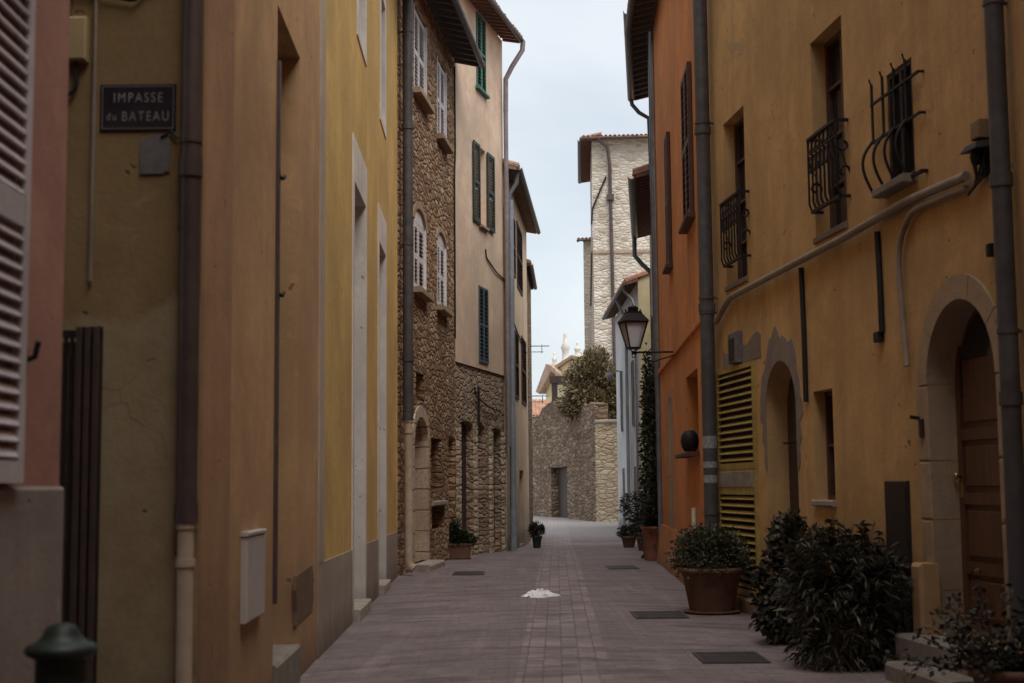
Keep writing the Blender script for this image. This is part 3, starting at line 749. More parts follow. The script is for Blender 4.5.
for k, op in enumerate(W):
    wi = MB(); a, b, c, d = op[:4]; rise = op[5] if len(op) > 5 else 0
    shutters(h, (a, b, c, d-rise), WHITESH, y0=.03, pitch=.08, fr=.09)
    m = MB()
    if rise:
        n = 12; cx = (a+b)/2; rx = (b-a)/2
        P = [(cx-rx*math.cos(math.pi*i/n), d-rise+rise*math.sin(math.pi*i/n)) for i in range(n+1)]
        m.poly([p for p in P][::-1], .03, .1); m.build('fanlight', WHITESH, h)
        m = MB(); 
        for p, r_ in zip(P, P[1:]):
            f_ = lambda t: (cx+(t[0]-cx)*1.22, d-rise+(t[1]-(d-rise))*1.45)
            m.poly([p, r_, f_(r_), f_(p)], -.02, .1)
        m.build('arch_stones', SURR, h)
    for ja, jb in ((a-.05, a+.004), (b-.004, b+.05)):
        m = MB(); m.box(ja, jb, -.012, .14, c, d-rise); m.build('window_jamb', WHITESH, h)
    sill(h, op, SURR, .12, .16, .11)
back(h, low[0], JAMB, 'blocked_doorway'); back(h, low[1], SURR, 'niche_back'); back(h, low[2], RUB2, 'niche_back'); back(h, low[3], WHITE_P, 'door'); back(h, low[4], DARKIN, 'cellar_opening')
m = MB(); m.rbox(low[4][0]-.1, low[4][1]+.1, -.06, .1, low[4][3], low[4][3]+.1, .02); m.build('lintel', STEP, h)
m = MB(); o_ = low[0]; m.rbox(o_[0]-.25, o_[1]+.1, -.35, .1, -.2, .12, .03); m.build('step', STEP, h)
for o_ in (low[0],):
    m = MB(); n = 10; a, b, c, d = o_[:4]; rise = .45; cx = (a+b)/2; rx = (b-a)/2
    P = [(cx-rx*math.cos(math.pi*i/n), d-rise+rise*math.sin(math.pi*i/n)) for i in range(n+1)]
    for p, r_ in zip(P, P[1:]):
        f_ = lambda t: (cx+(t[0]-cx)*1.3, d-rise+(t[1]-(d-rise))*1.5); m.poly([p, r_, f_(r_), f_(p)], -.03, .1)
    m.box(a-.24, a+.004, -.025, .25, -.3, d-rise); m.box(b-.004, b+.2, -.025, .25, -.3, d-rise)
    m.build('doorway_stones', JAMB, h)
eave(h, fr.L, H4, .62, soff=SOFF, raf=.45, th=.10)
zs_ = fr.uv(403, 421)[1]
pu = .12
drainpipe(h, pu, .12, H4-.1, .095, BRONZE, joints=(3.9, 8.2), brackets=(2.8, 6, 10), zsplit=zs_, mat2=CREAMPIPE, y=-.16)
# eave cables
conduit(h, [(fr.L-.15, -.02, 5.0), (fr.L-.2, -.03, 8.9), (fr.L-.05, -.03, 9.4), (fr.L-.1, -.03, H4-.1)], .02, CABLE, 'cable')

# ================================================================== LEFT 5: beige house on a stone ground floor
fr = Fr(stB, bgB); h = fr.root('house', 'tall beige rendered house over a rubble ground floor with green and dark shutters')
H5 = fr.uv(504.5, 44)[1]; hb = fr.uv(478, 368)[1]
w1 = fr.rect(475.8, 11, 485, 86)+(.12,); w2 = fr.rect(478.8, 146, 485.5, 224)+(.2,); w3 = fr.rect(478.3, 285, 487.6, 362)+(.12,)
print('beige', fr.L, H5, hb, w1, w2, w3)
lw = [fr.rect(461, 420, 474.5, 640)+(.3, .12), fr.rect(479.5, 423, 486, 640)+(.3, .1), fr.rect(493, 427, 502.5, 640)+(.3, .12)]
lw = [(o[0]-.06, o[1]+.06, -.0, o[3], .22, .12) for o in lw]
wall(h, fr.L, hb, lw, RUB2, name='ground_floor_wall', y=.035)
wall(h, fr.L, H5, [w1, w2, w3], BEIGE, z0=hb, D=7)
for o_, mt in zip(lw, (DARKW, RUB2, DARKW)):
    oo = list(o_); back(h, oo, mt, 'door' if mt is DARKW else 'blocked_doorway')
m = MB()
for o_ in lw[::2]: m.box(o_[0]-.25, o_[0]-.02, -.03, .035, -.3, o_[3]-.1); m.box(o_[1]+.02, o_[1]+.22, -.03, .035, -.3, o_[3]-.1)
m.build('doorway_stones', RUB4, h)
shutters(h, w1, GREENSH, y0=-.03, pitch=.09); sill(h, w1, GREENSH, .1, .1)
shutters(h, w3, BLUESH, y0=-.03, pitch=.09)
window(h, w2, WHITESH, CURT); sill(h, w2, SURR)
for (xa, xb) in ((472, 478.4), (486, 492.8)):
    a = fr.uv(xa, 180)[0]; b = fr.uv(xb, 180)[0]
    m = MB(); louvre(m, a, b, w2[2], w2[3], -.06, pitch=.08, fr=.08); m.build('shutter', DKGREEN, h)
rf = eave(h, fr.L, H5, .5, soff=SOFFR, raf=.3)
# gutter outlet swan neck and pipe at the far corner
x = fr.L-.08
m = MB(); m.tube([(x+.1, -.58, H5-.05), (x+.1, -.56, H5-.3), (x, -.3, H5-.75), (x-.02, -.12, H5-1.1), (x-.02, -.11, H5-2)], .07, 10)
m.tube([(x-.02, -.11, H5-2), (x-.02, -.11, 2.6)], .065, 10); pp = m.build('drainpipe', simple('pink_zinc', (.30,.25,.25), .5, .2), h)
m = MB(); m.tube([(x+.10, -.2, 9.2), (x+.10, -.2, 1.0)], .075, 10); m.tube([(x+.10, -.2, 1.0), (x+.10, -.2, -.3)], .09, 10); m.build('downpipe', ZINCB, h)
for (pa, pb) in (((485, 257), (505, 281)), ((474, 395), (500, 412))):
    u0, z0 = fr.uv(*pa); u1, z1 = fr.uv(*pb)
    conduit(h, [(u0, -.02, z0+.2), (u0+.05, -.02, z0), ((u0+u1)/2, -.03, (z0+z1)/2-.08), (u1, -.02, z1)], .018, CABLE, 'cable')
u0, z0 = fr.uv(477.5, 395); conduit(h, [(u0, -.03, z0+.2), (u0, -.03, z0-.9)], .03, CABLE, 'cable')

# LEFT 6: last house
fr = Fr(fhA, fhB); h = fr.root('house', 'narrow tan house with brown shutters and a low tiled eave at the street bend')
H6 = 10.1
ws = [fr.rect(510, 209, 514.8, 268)+(.1,), fr.rect(516.2, 220, 521.6, 285)+(.1,), fr.rect(514.6, 330, 518, 397)+(.1,), fr.rect(520.8, 335, 525.6, 402)+(.1,)]
dr = fr.rect(519.4, 470, 524, 560); dr = (dr[0], dr[1], -.2, dr[3], .15)
print('far', fr.L, H6, ws, dr)
wall(h, fr.L, H6, ws+[dr], BEIGE2, D=5)
for w in ws: shutters(h, w, BROWNSH, y0=-.03, leaves=1, pitch=.12)
back(h, dr, DARKW, 'door')
eave(h, fr.L, H6, .36, soff=SOFFL, mat=TILEP, raf=.3)
m = MB(); m.tube([(.15, -.35, H6+.1), (.15, -.3, H6-.4), (.1, -.12, H6-.7), (.1, -.12, -.2)], .06, 10); m.build('drainpipe', ZINC, h)
u0, z0 = fr.uv(506, 298); u1, z1 = fr.uv(523, 345)
conduit(h, [(.02, -.02, 6.5), (fr.L*.4, -.03, 6.1), (fr.L*.9, -.02, 5.9)], .02, CABLE, 'cable')
# stone house beyond, aerial rods
fr = Fr((fhB[0]-.02, fhB[1]+.06), (col(531.5,53), 53)); h = fr.root('house', 'sliver of a rubble stone house just beyond the narrow tan house')
wall(h, fr.L, 9.0, [], RUB3, D=5); eave(h, fr.L, 9.0, .12, raf=.5, back_=2)
for z_ in (6.3, 4.6):
    an = empty('aerial', (fhB[0]+.2, fhB[1]+.9, z_), 0, 'thin metal aerial rods sticking out %s on the last left house' % ('higher' if z_ > 5 else 'lower'), 'aerial', 'aerial rods on the last left house')
    m = MB(); m.tube([(-.3, 0, 0), (.55, 0, 0)], .018, 6); m.tube([(-.3, 0, -.2), (.35, 0, -.2)], .014, 6); m.tube([(.3,0,-.25),(.3,0,.05)], .014, 6); m.build('rods', ZINC, an)

# ================================================================== RIGHT 1: ochre house
fr = Fr(yrA, yrB); h = fr.root('house', 'large ochre house with arched panelled door, iron grilles and a mustard louvred shutter')
FRR = fr
W1 = fr.rect(723, 125, 746, 288)+(.21,); W2 = fr.rect(810, 44, 845, 240)+(.22,)
W3 = fr.rect(886, 76, 914, 190)+(.07,)
SM = fr.rect(813, 392, 834, 500)+(.19,)
ARC = fr.rect(765, 361, 799, 640); ARC = (ARC[0], ARC[1], .15, fr.uv(782, 360)[1], .26, .55)
a = fr.uv(931, 450)[0]; b = fr.uv(1001, 450)[0]; dtop = fr.uv(964, 297)[1]; dbot = fr.uv(950, 636)[1]
DOOR = (a, b, dbot, dtop, .265, (b-a)/2*1.0)
LV = fr.rect(719, 372, 757, 470)
print('ochre L', fr.L, 'W1', W1, 'W2', W2, 'W3', W3, 'SM', SM, 'ARC', ARC, 'DOOR', DOOR, 'LV', LV)
wall(h, fr.L, 11.5, [W1, W2, W3, SM, ARC, DOOR], YEL_R)
for o_ in (W1, W2): window(h, o_, BROWNSH, PANE, 3)
window(h, W3, IRONB); window(h, SM, BROWNSH)
sill(h, SM, STEP, .03, .05, .06)
for o_ in (W1, W2):
    m = MB(); m.rbox(o_[0]-.02, o_[1]+.02, -.03, .1, o_[2]-.08, o_[2]-.01, .01); m.build('sill', PEEL, h)
# french-balcony railings
def railing(pa, pb, py, ztop, zbot):
    out = -.13; a = FRR.uv(pa, py, out)[0]; b = FRR.uv(pb, py, out)[0]
    r_ = MB()
    r_.bar((a, 0.02, ztop), (a, out, ztop), .03, .03); r_.bar((b, 0.02, ztop), (b, out, ztop), .03, .03); r_.bar((a, out, ztop), (b, out, ztop), .035, .03)
    o = r_.build('railing', IRON, h)
    q_ = MB(); q_.bar((a, out, ztop-.16), (b, out, ztop-.16), .018, .018); q_.build('middle_rail', IRON, o)
    q_ = MB(); q_.bar((a, 0.02, zbot), (a, out+.03, zbot), .03, .03); q_.bar((b, 0.02, zbot), (b, out+.03, zbot), .03, .03); q_.bar((a, out+.03, zbot), (b, out+.03, zbot), .04, .03); q_.build('bottom_rail', IRON, o)
    n = 7
    for k in range(n+1):
        x = a + (b-a)*k/n; c_ = MB()
        c_.tube([(x, out, ztop), (x, out, zbot+.08), (x, out+.02, zbot+.03), (x, out+.05, zbot)], .012, 6); c_.build('baluster', IRON, o)
    for k in range(n):
        x = a + (b-a)*(k+.5)/n; c_ = MB(); zc = ztop-.08
        c_.tube([(x+.045*math.cos(t_*math.pi/5), out, zc+.06*math.sin(t_*math.pi/5)) for t_ in range(11)], .008, 5, cap=False)
        zc = ztop-.28; c_.tube([(x+.035*math.cos(t_*math.pi/5), out, zc+.09*math.sin(t_*math.pi/5)) for t_ in range(11)], .008, 5, cap=False)
        c_.build('ring', IRON, o)
    for x in (a, b):
        c_ = MB(); zc = (ztop+zbot)/2; R_ = (ztop-zbot)*.2; P = []
        for t_ in range(0, 16): 
            an = t_/15*1.6*math.pi; rr = R_*(.35+.65*t_/15)*.5
            P.append((x, out*.45 + rr*math.sin(an)*.9, zc+R_*.9 + rr*math.cos(an)))
        Q = [(x, out*.9-(p[1]), 2*zc-p[2]) for p in P][::-1]
        c_.tube(P+Q, .014, 6); c_.build('scroll', IRON, o)
z1t = fr.uv(721, 206, -.11)[1]; z1b = fr.uv(721, 268, -.11)[1]; railing(721, 740, 230, z1t, z1b)
z2t = fr.uv(809, 141, -.11)[1]; z2b = fr.uv(809, 214, -.11)[1]; railing(808.5, 837, 170, z2t, z2b)
# belly grille on the third window
RO = -.05
gr_a = fr.uv(872.5, 120, RO)[0]; gr_b = fr.uv(906, 100, RO)[0]; gr_e = fr.uv(919, 90, RO)[0]
zt = fr.uv(872.5, 84, RO)[1]; zb = fr.uv(880, 194, RO)[1]; zr1 = fr.uv(872, 105, RO)[1]; zr2 = fr.uv(873, 143, RO)[1]
g = MB(); g.bar((gr_a-.03, RO, zr1), (gr_e, RO, zr1), .022, .022); g.bar((gr_e, RO, zr1), (gr_e, .03, zr1), .02, .02); go = g.build('window_grille', IRON, h)
g = MB(); g.bar((gr_a-.03, RO, zr2), (gr_e, RO, zr2), .022, .022); g.bar((gr_e, RO, zr2), (gr_e, .03, zr2), .02, .02); g.build('cross_bar', IRON, go)
g = MB(); g.bar((gr_a, RO, zb), (gr_e, RO, zb), .03, .03); g.bar((gr_e, RO, zb), (gr_e, .03, zb), .03, .03); g.bar((gr_a, RO, zb), (gr_a, .03, zb), .03, .03); g.build('cross_bar', IRON, go)
for k in range(4):
    x = gr_a + (gr_b-gr_a)*k/3; c_ = MB(); P = [(x, RO, zt), (x, RO, zr1), (x, RO, zr2+.02)]
    for t_ in range(1, 13):
        f_ = t_/12; P.append((x, RO - .11*math.sin(math.pi*f_**.8), zr2-(zr2-zb)*f_))
    c_.tube(P, .015, 6); c_.tube([(x, RO, zt-.01), (x-.012, RO-.012, zt+.03), (x, RO-.02, zt+.05)], .009, 6); c_.build('grille_bar', IRON, go)
m = MB(); m.rbox(W3[0]-.1, W3[1]+.05, -.14, .05, W3[2]-.08, W3[2]-.005, .01); m.build('sill', PEEL, h)
# mustard louvred shutter, two stacked halves
a, b, c, d = LV
zb_ = fr.uv(722, 588)[1]; zm = fr.uv(720, 490)[1]; 
fr_z = [(c, d), (zb_, zm)]
for k, (za, zc_) in enumerate(fr_z):
    m = MB(); louvre(m, a, b, za, zc_, -.045, t=.045, fr=.055, pitch=(d-c)/14.5, mid=False, tilt=48); m.build('louvred_shutter', OLIVE, h)
    m = MB(); m.box(a+.04, b-.04, -.003, .004, za, zc_); m.build('shutter_backing', DARKIN, h)
m = MB(); m.box(a, b, -.042, .0, zm+.002, c-.002); po = m.build('shutter_panel', OLIVE, h)
m = MB(); m.rbox(a+.06, b-.06, -.050, -.041, zm+.04, c-.03, .004); m.build('grey_board', GREYPANEL, po)
# low kerb under the shutter
m = MB(); m.rbox(a-.15, b+.55, -.10, .05, -.3, zb_-.02, .03); m.build('kerb', YEL_R, h)
# peeled plaster round the small arch (shallow uneven patch) and its ring
a, b = ARC[:2]; cx = (a+b)/2; rx = (b-a)/2; d = ARC[3]; hs = d-ARC[5]
rnd = random.Random(3); n = 64; inner = []; outer = []
for i in range(n+1):
    t = math.pi*i/n; inner.append((cx-rx*math.cos(t), hs+ARC[5]*math.sin(t)))
    k = 1.34 + .06*math.sin(i*.31)+.03*math.sin(i*.9); kv = 1.62 + .13*math.sin(i*.27+1)+.07*math.sin(i*.71)+rnd.uniform(-.03, .03)
    outer.append((cx-rx*k*math.cos(t)-(.0), hs+ARC[5]*kv*math.sin(t)+.0))
m = MB()
for i in range(n): m.poly([inner[i], inner[i+1], outer[i+1], outer[i]], -.007, .0015)
for sgn, xx in ((-1, a), (1, b)):
    prev = None
    for j in range(9):
        z = hs - .09*j; wv = rx*.38*(1-j/11.4)*(1+.3*math.sin(j*2.1)); cur = (z, wv)
        if prev: m.poly([(xx, cur[0]), (xx+sgn*cur[1], cur[0]), (xx+sgn*prev[1], prev[0]), (xx, prev[0])][::sgn], -.007, .0015)
        prev = cur
m.build('peeled_plaster', PEEL, h)
back(h, ARC, DARKW, 'door')
m = MB(); u, z = fr.uv(755, 340); P = []
for i in range(15): P.append((fr.uv(722+i*2.7, 300)[0], fr.uv(722+i*2.7, 352 - i*1.3 + 5*math.sin(i*.9)*rnd.uniform(.6, 1))[1]))
m.poly([(p[0], p[1]) for p in [(P[0][0], LV[3]+.02), (P[-1][0], LV[3]+.02)] + P[::-1]], -.006, .0015); m.build('peeled_plaster', PEEL, h)
# niche box above shutter
x0, z1 = fr.uv(734, 334); x1, z0 = fr.uv(743, 362)
nb = fr.hang('lantern_box', (x0+x1)/2, 0, z0, 'small dark metal box fixed above the mustard louvred shutter', 'utility box')
w = (x1-x0)/2; m = MB(); m.rbox(-w, w, -.09, -.001, 0, z1-z0, .015); m.build('box', GREYPL, nb); m = MB(); m.rbox(-w*.6, w*.6, -.1, -.09, .04, (z1-z0)*.8, .004); m.build('cover', IRONB, nb)
# dark metal panel
x0, z1 = fr.uv(887, 481); x1, _ = fr.uv(911, 520); _, z0 = fr.uv(890, 640)
m = MB(); m.rbox(x0, x1, -.03, .0, z0, z1, .008); m.box(x0+.03, x1-.03, -.034, -.028, z0+.05, z1-.04); m.build('metal_hatch', IRONB, h)
# arched door with voussoirs
a, b, c, d = DOOR[:4]; rise = DOOR[5]; hs = d-rise; cx = (a+b)/2; rx = (b-a)/2; sw = .19
m = MB(); nv = 5; gap = .008
for i in range(nv):
    t0 = math.pi*i/nv+gap; t1 = math.pi*(i+1)/nv-gap; P = []
    ts = [t0+(t1-t0)*k/6 for k in range(7)]
    inn = [(cx-(rx-.004)*math.cos(t), hs+(rise-.004)*math.sin(t)) for t in ts]; out_ = [(cx-(rx+sw)*math.cos(t), hs+(rise+sw*1.05)*math.sin(t)) for t in ts]
    for k in range(6): m.poly([inn[k], inn[k+1], out_[k+1], out_[k]], -.022, .262)
zz = [c-.5, c+.35, c+.95, c+1.45, hs]
rnd = random.Random(5)
for z0, z1 in zip(zz, zz[1:]):
    e1 = rnd.uniform(-.03, .04)
    m.rbox(a-sw-e1, a+.004, -.022, .262, z0+.006, z1-.006, .012); m.rbox(b-.004, b+sw+.02-e1, -.022, .262, z0+.006, z1-.006, .012)
m.build('door_surround', SURR, h)
dm = MB(); yb = DOOR[4]
dm.box(a-.02, b+.02, yb, yb+.05, c-.02, d+.02)
door = dm.build('door', DOORW, h)
fm = MB(); fw_ = .09
fm.box(a, a+fw_, yb-.03, yb, c, d); fm.box(b-fw_, b, yb-.03, yb, c, d)
H_ = hs - c
levels = [0, .30, .62, .95, 1.22, 1.5, H_]
levels = [0, .50, .62, 1.08, 1.20, 1.62, 1.74, H_+.1]
for z in (.0, .5, 1.08, 1.62): fm.box(a+fw_, b-fw_, yb-.028, yb, c+z, c+z+.10)
fm.build('door_frame', DOORW, door)
for z0, z1 in ((.10, .5), (.60, 1.08), (1.18, 1.62), (1.72, H_+.25)):
    pm = MB(); pm.rbox(a+fw_+.04, b-fw_-.04, yb-.02, yb, c+z0+.05, c+z1-.05, .018); pm.build('door_panel', DOORW, door)
tm = MB(); n_ = 16; TP = [(cx-(rx-.06)*math.cos(math.pi*k/n_), hs+(rise-.06)*math.sin(math.pi*k/n_)) for k in range(n_+1)]; tm.poly(([(cx+rx-.06, hs-.12)] + [(cx-rx+.06, hs-.12)] + TP), yb-.012, yb-.002); tm.build('transom', PANE, door)
km = MB(); km.lathe([(0, 0), (.012, .0), (.012, .03), (.03, .04), (.032, .055), (.02, .068), (0, .07)], n=14)
k = km.build('door_knob', BRASS, door); k.matrix_local = Matrix.Translation((a+.06, yb-.03, c+1.32)) @ Matrix.Rotation(R(90), 4, 'X')
km = MB(); km.rbox(a+.03, a+.09, yb-.036, yb-.03, c+1.14, c+1.26, .003); km.build('key_plate', BRASS, door)
# intercom on the jamb
bm_ = MB(); u, z = fr.uv(945, 425, .0); bm_.rbox(a-.14, a-.07, -.045, -.022, z-.09, z+.07, .006); bm_.build('intercom', IRONB, h)
# steps and cheek wall in front of the door
m = MB(); m.rbox(a-.12, b+.25, -.34, .3, -.1, c-.005, .025); m.build('step', STEPD, h)
m = MB(); m.rbox(fr.uv(884, 668, -.62)[0], b+.3, -.62, -.345, -.1, c*.45, .025); m.build('step', STEPD, h)
xq = fr.uv(912, 570, -.3)[0]; xw = fr.uv(936, 570, -.3)[0]
m = MB(); zt_ = fr.uv(914, 563, -.17)[1]; m.rbox(fr.uv(911, 600, -.17)[0], fr.uv(921, 600, -.17)[0], -.17, -.002, -.1, zt_, .03); m.build('cheek_wall', YEL_R, h)
# conduits
def cpts(pp, off=-.07): return [(*(lambda q_: (q_[0], off, q_[1]))(fr.uv(x, y, off)),) for x, y in pp]
conduit(h, cpts([(716, 322), (729, 298), (845, 237), (905, 202), (966, 176)], -.06), .040, TAUPE, 'conduit', 10)
conduit(h, cpts([(966, 188), (912, 210), (901, 235), (898, 262), (903, 320), (907, 366)], -.05), .026, TAUPE, 'conduit', 10)
for (x, ya, yb_) in ((801, 268, 402), (877, 232, 332)):
    p = cpts([(x, ya), (x+3, (ya+yb_)/2), (x+5, yb_)], -.025); conduit(h, p, .030, CABLE, 'cable')
u, z = fr.uv(881, 337); m = MB(); m.rbox(u-.05, u+.08, -.06, 0, z-.05, z+.05, .01); m.build('cable_box', CABLE, h)
u, z = fr.uv(922, 419); m = MB(); m.bar((u, 0, z), (u-.02, -.1, z+.02), .03, .03); m.build('wall_hook', IRON, h)
u, z = fr.uv(797, 443); m = MB(); m.bar((u, 0, z), (u, -.12, z), .02, .02); m.bar((u-.1, -.12, z), (u+.05, -.12, z), .02, .02); m.build('shutter_hook', IRON, h)
u, z = fr.uv(996, 250); m = MB(); m.rbox(u-.04, u+.02, -.07, 0, z-.05, z+.05, .01); m.build('wall_hook', IRON, h)
# big drain pipes at both ends
PX_ = fr.uv(707.5, 340, -.15)[0]
drainpipe(h, PX_, .05, 11.4, .098, BRONZE, joints=(FRR.uv(707,128,-.13)[1], FRR.uv(708,308,-.13)[1]), brackets=(FRR.uv(707,120,-.13)[1], FRR.uv(708,298,-.13)[1], FRR.uv(708,313,-.13)[1], 1.2), y=-.15)
STK = simple('faded_sticker', (.30,.32,.34), .6, 0, .5, 30); z = fr.uv(709, 448, -.2)[1]
for dz0, dz1 in ((0, .16), (-.26, -.18), (-.46, -.36)):
    m = MB(); m.tube([(PX_, -.15, z+dz0), (PX_, -.15, z+dz1)], .1003, 14); m.build('worn_sticker', STK, h)
drainpipe(h, fr.uv(998.5, 150, -.12)[0], 0, 11.4, .072, BRONZE, joints=(fr.uv(1003,180,-.1)[1], 2.2), brackets=(5.2, 2.7), y=-.11)
eave(h, fr.L, 11.5, .6)
# dark old lamp bracket / canopy
u, z = fr.uv(968, 150, -.1)
lb = fr.hang('wall_lamp', u+.12, 0, z-.02, 'dark metal wall lamp with flared hood at the end of the conduit, upper right', 'wall lamp')
m = MB(); m.box(-.07, .10, -.03, -.001, -.25, .10); m.build('back_plate', IRON, lb); lb.scale = (.85, .85, .85)
m = MB(); m.add([(-.16,-.20,-.02),(.14,-.18,-.02),(.14,-.002,.0),(-.14,-.002,.0),(-.12,-.15,.05),(.10,-.14,.05),(.10,-.002,.07),(-.10,-.002,.07)],[(0,3,2,1),(4,5,6,7),(0,1,5,4),(1,2,6,5),(2,3,7,6),(3,0,4,7)]); m.build('hood', IRON, lb)
m = MB(); m.lathe([(0,0),(.05,-.01),(.065,-.05),(.05,-.12),(0,-.13)], (.0,-.10,-.02), 16); m.build('lamp_body', IRON, lb)
rnd = random.Random(8); m = MB()
for k in range(7):
    x_ = -.12+.035*k; m.tube([(x_, -.04, .0), (x_+rnd.uniform(-.04,.04), -.07, -.12), (x_+rnd.uniform(-.10,.02), -.06, -.25), (-.14-.03*k, -.05, -.30-.01*k)], .012, 5)
m.build('cable_bundle', CABLE, lb)
m = MB(); m.rbox(-.08, .10, -.12, -.001, .09, .26, .01); m.build('ballast_box', YEL_R, lb)

# ---------------------------------------------------------------- RIGHT 0: neighbouring house beside / behind the camera
fr0 = Fr((yrB[0]+.03, yrB[1]-.05), (2.1, -7)); h0 = fr0.root('house', 'dark ochre house front at the extreme right edge beside the drainpipe')
wall(h0, fr0.L, 11.5, [], YEL_R); eave(h0, fr0.L, 11.5, .55)
bf = Fr((3.2, -2.6), (-2.4, -2.5)); sky_block = bf.root('house', 'unseen house added behind the viewer to darken the near street')  # added out of view to cut sky light on the near walls
wall(sky_block, bf.L, 13, [], ORG_L, D=4); eave(sky_block, bf.L, 13, .5)

# ================================================================== RIGHT 2: orange house
fr = Fr(orA, yrA); h = fr.root('house', 'orange rendered house with brown louvred shutters and a ground floor cornice')
Wb = fr.rect(684.5, 84, 693.5, 236)+(.06,); Wc = fr.rect(667.3, 140, 671.5, 276)+(.06,)
G1 = fr.rect(686, 378, 698.5, 455)+(.3,)
dz_ = fr.rect(669, 398, 674.5, 640); Dd = (dz_[0], dz_[1], .0, dz_[3], .25)
H7 = 11.3; zl = fr.uv(700, 323)[1]
print('orange', fr.L, Wb, Wc, G1, Dd, zl)
wall(h, fr.L, H7, [Wb, Wc, G1, Dd], ORG_R)
for w in (Wb, Wc): shutters(h, w, BROWNSH, y0=-.07, pitch=.10, fr=.08, t=.06); sill(h, (w[0], w[1], w[2], w[3]), BROWNSH, .12, .14, .06)
window(h, G1, BROWNSH); sill(h, G1, BROWNSH, .1, .2, .06)
back(h, Dd, DARKW, 'door')
m = MB(); m.rbox(0, fr.L-.16, -.05, .0, zl-.05, zl+.05, .015); m.build('cornice', ORG_R, h)
m = MB(); m.box(Dd[0]-.14, Dd[0]+.004, -.03, .02, -.2, Dd[3]+.12); m.box(Dd[1]-.004, Dd[1]+.14, -.03, .02, -.2, Dd[3]+.12); m.build('door_surround', SURR, h)
# battered buttress foot
m = MB(); z_ = fr.uv(672, 528)[1]; m.add([(0,-.16,-.1),(fr.L-1.5,-.14,-.1),(fr.L-1.5,0,-.1),(0,0,-.1),(0,-.03,z_),(fr.L-1.5,-.03,z_),(fr.L-1.5,0,z_),(0,0,z_)],[(0,3,2,1),(4,5,6,7),(0,1,5,4),(1,2,6,5),(2,3,7,6),(3,0,4,7)]); m.build('battered_base', ORG_R, h)
# round black thing by the window
rm = fr.hang('hanging_basket', G1[0]+.22, .02, G1[2]+.03, 'round dark iron basket standing on the ground floor window ledge of the orange house', 'basket')
m = MB(); m.lathe([(0,0),(.08,.0),(.13,.08),(.15,.18),(.13,.28),(.08,.35),(0,.36)], n=20); m.build('bowl', IRON, rm)
eave(h, fr.L, H7, .5)
u0, z0 = fr.uv(675, 135); conduit(h, [(.12, -.03, 11), (.12, -.03, 4.2)], .02, TAUPE, 'cable')
# small white bollard-like pipe near the pots
u, z = fr.uv(691.5, 508, -.25); m = MB(); m.tube([(u, -.22, .0), (u, -.22, z)], .032, 10); m.build('vent_pipe', simple('ivory_pipe', (.62,.55,.42), .6), h)

# RIGHT 3: dull brown house with the overhanging eave
pA = (orA[0]+.06, orA[1]+.05); dirn = .094; n3 = 36.6-pA[1]; p3 = (pA[0]+dirn*n3, pA[1]+n3)
fr = Fr(p3, pA); h = fr.root('house', 'dull brown house with a deep dark eave, several drainpipes and a climbing plant')
H8 = 11.75
wall(h, fr.L, H8, [(fr.L*.55, fr.L*.55+1, 5.5, 7.4, .2)], DARKP); window(h, (fr.L*.55, fr.L*.55+1, 5.5, 7.4, .2))
a_ = fr.L*.55; m = MB(); louvre(m, a_-.55, a_-.02, 5.5, 7.4, -.2); m.build('shutter', LILAC, h)
m = MB(); louvre(m, fr.L-1.6, fr.L-1.0, 8.0, 10.0, -.14); m.build('shutter', WHITESH, h)
eave(h, fr.L, H8, .55, soff=SOFF, raf=.45, gr=.09, th=.12)
for x, r_, mt, yy in ((fr.L-.25, .06, ZINC, -.09), (fr.L-1.2, .045, BRONZE, -.12), (fr.L-3.0, .045, ZINC, -.12)):
    m = MB(); m.tube([(x, yy, H8-.1), (x, yy, .0)], r_, 10); m.build('drainpipe', mt, h)
m = MB(); m.tube([(.05, -.60, H8-.06), (.05, -.58, H8-.22), (.08, -.40, H8-.45), (.12, -.15, H8-.62), (.12,-.1,H8-2.5)], .055, 10); m.build('drainpipe', BRONZE, h)
# climber on the wall
cl = fr.hang('climbing_plant', fr.L-2.0, -.2, 0, 'dark climbing plant covering the foot of the dull brown house', 'climbing plant')
m = MB(); rnd = random.Random(11)
leafblob(m, (0, -.12, 1.9), (1.4, .16, 2.2), 5200, .10, .07, 40, .3, rnd, .3, .1); m.build('foliage', LEAF_G, cl)
m = MB()
for k in range(4): m.tube([(-.6+.4*k, -.05, 0), (-.5+.35*k, -.1, 1.2), (-.7+.5*k, -.05, 2.4), (-.6+.4*k, -.08, 3.8)], .02, 6)
m.build('stem', STEM, cl)

# RIGHT 4: next house with lower eave
pA = (p3[0]+.05, p3[1]+.05); p4 = (pA[0]+.094*9, pA[1]+9)
fr = Fr(p4, pA); h = fr.root('house', 'far grey-brown house whose low gutter drops into a dark swan-neck pipe')
H9 = 9.65; wall(h, fr.L, H9, [], DARKP); eave(h, fr.L, H9, .6, soff=SOFFR, gr=.11, th=.12)
m = MB(); m.tube([(.2, -.68, H9-.1), (.2, -.68, H9-.7), (.3, -.45, H9-1.0), (.35, -.15, H9-1.3), (.35, -.12, 0)], .075, 10); m.build('drainpipe', BRONZE, h)
m = MB(); m.tube([(fr.L-2, -.1, H9-.1), (fr.L-2, -.1, 0)], .06, 10); m.build('drainpipe', ZINC, h)
print('p4', p4)

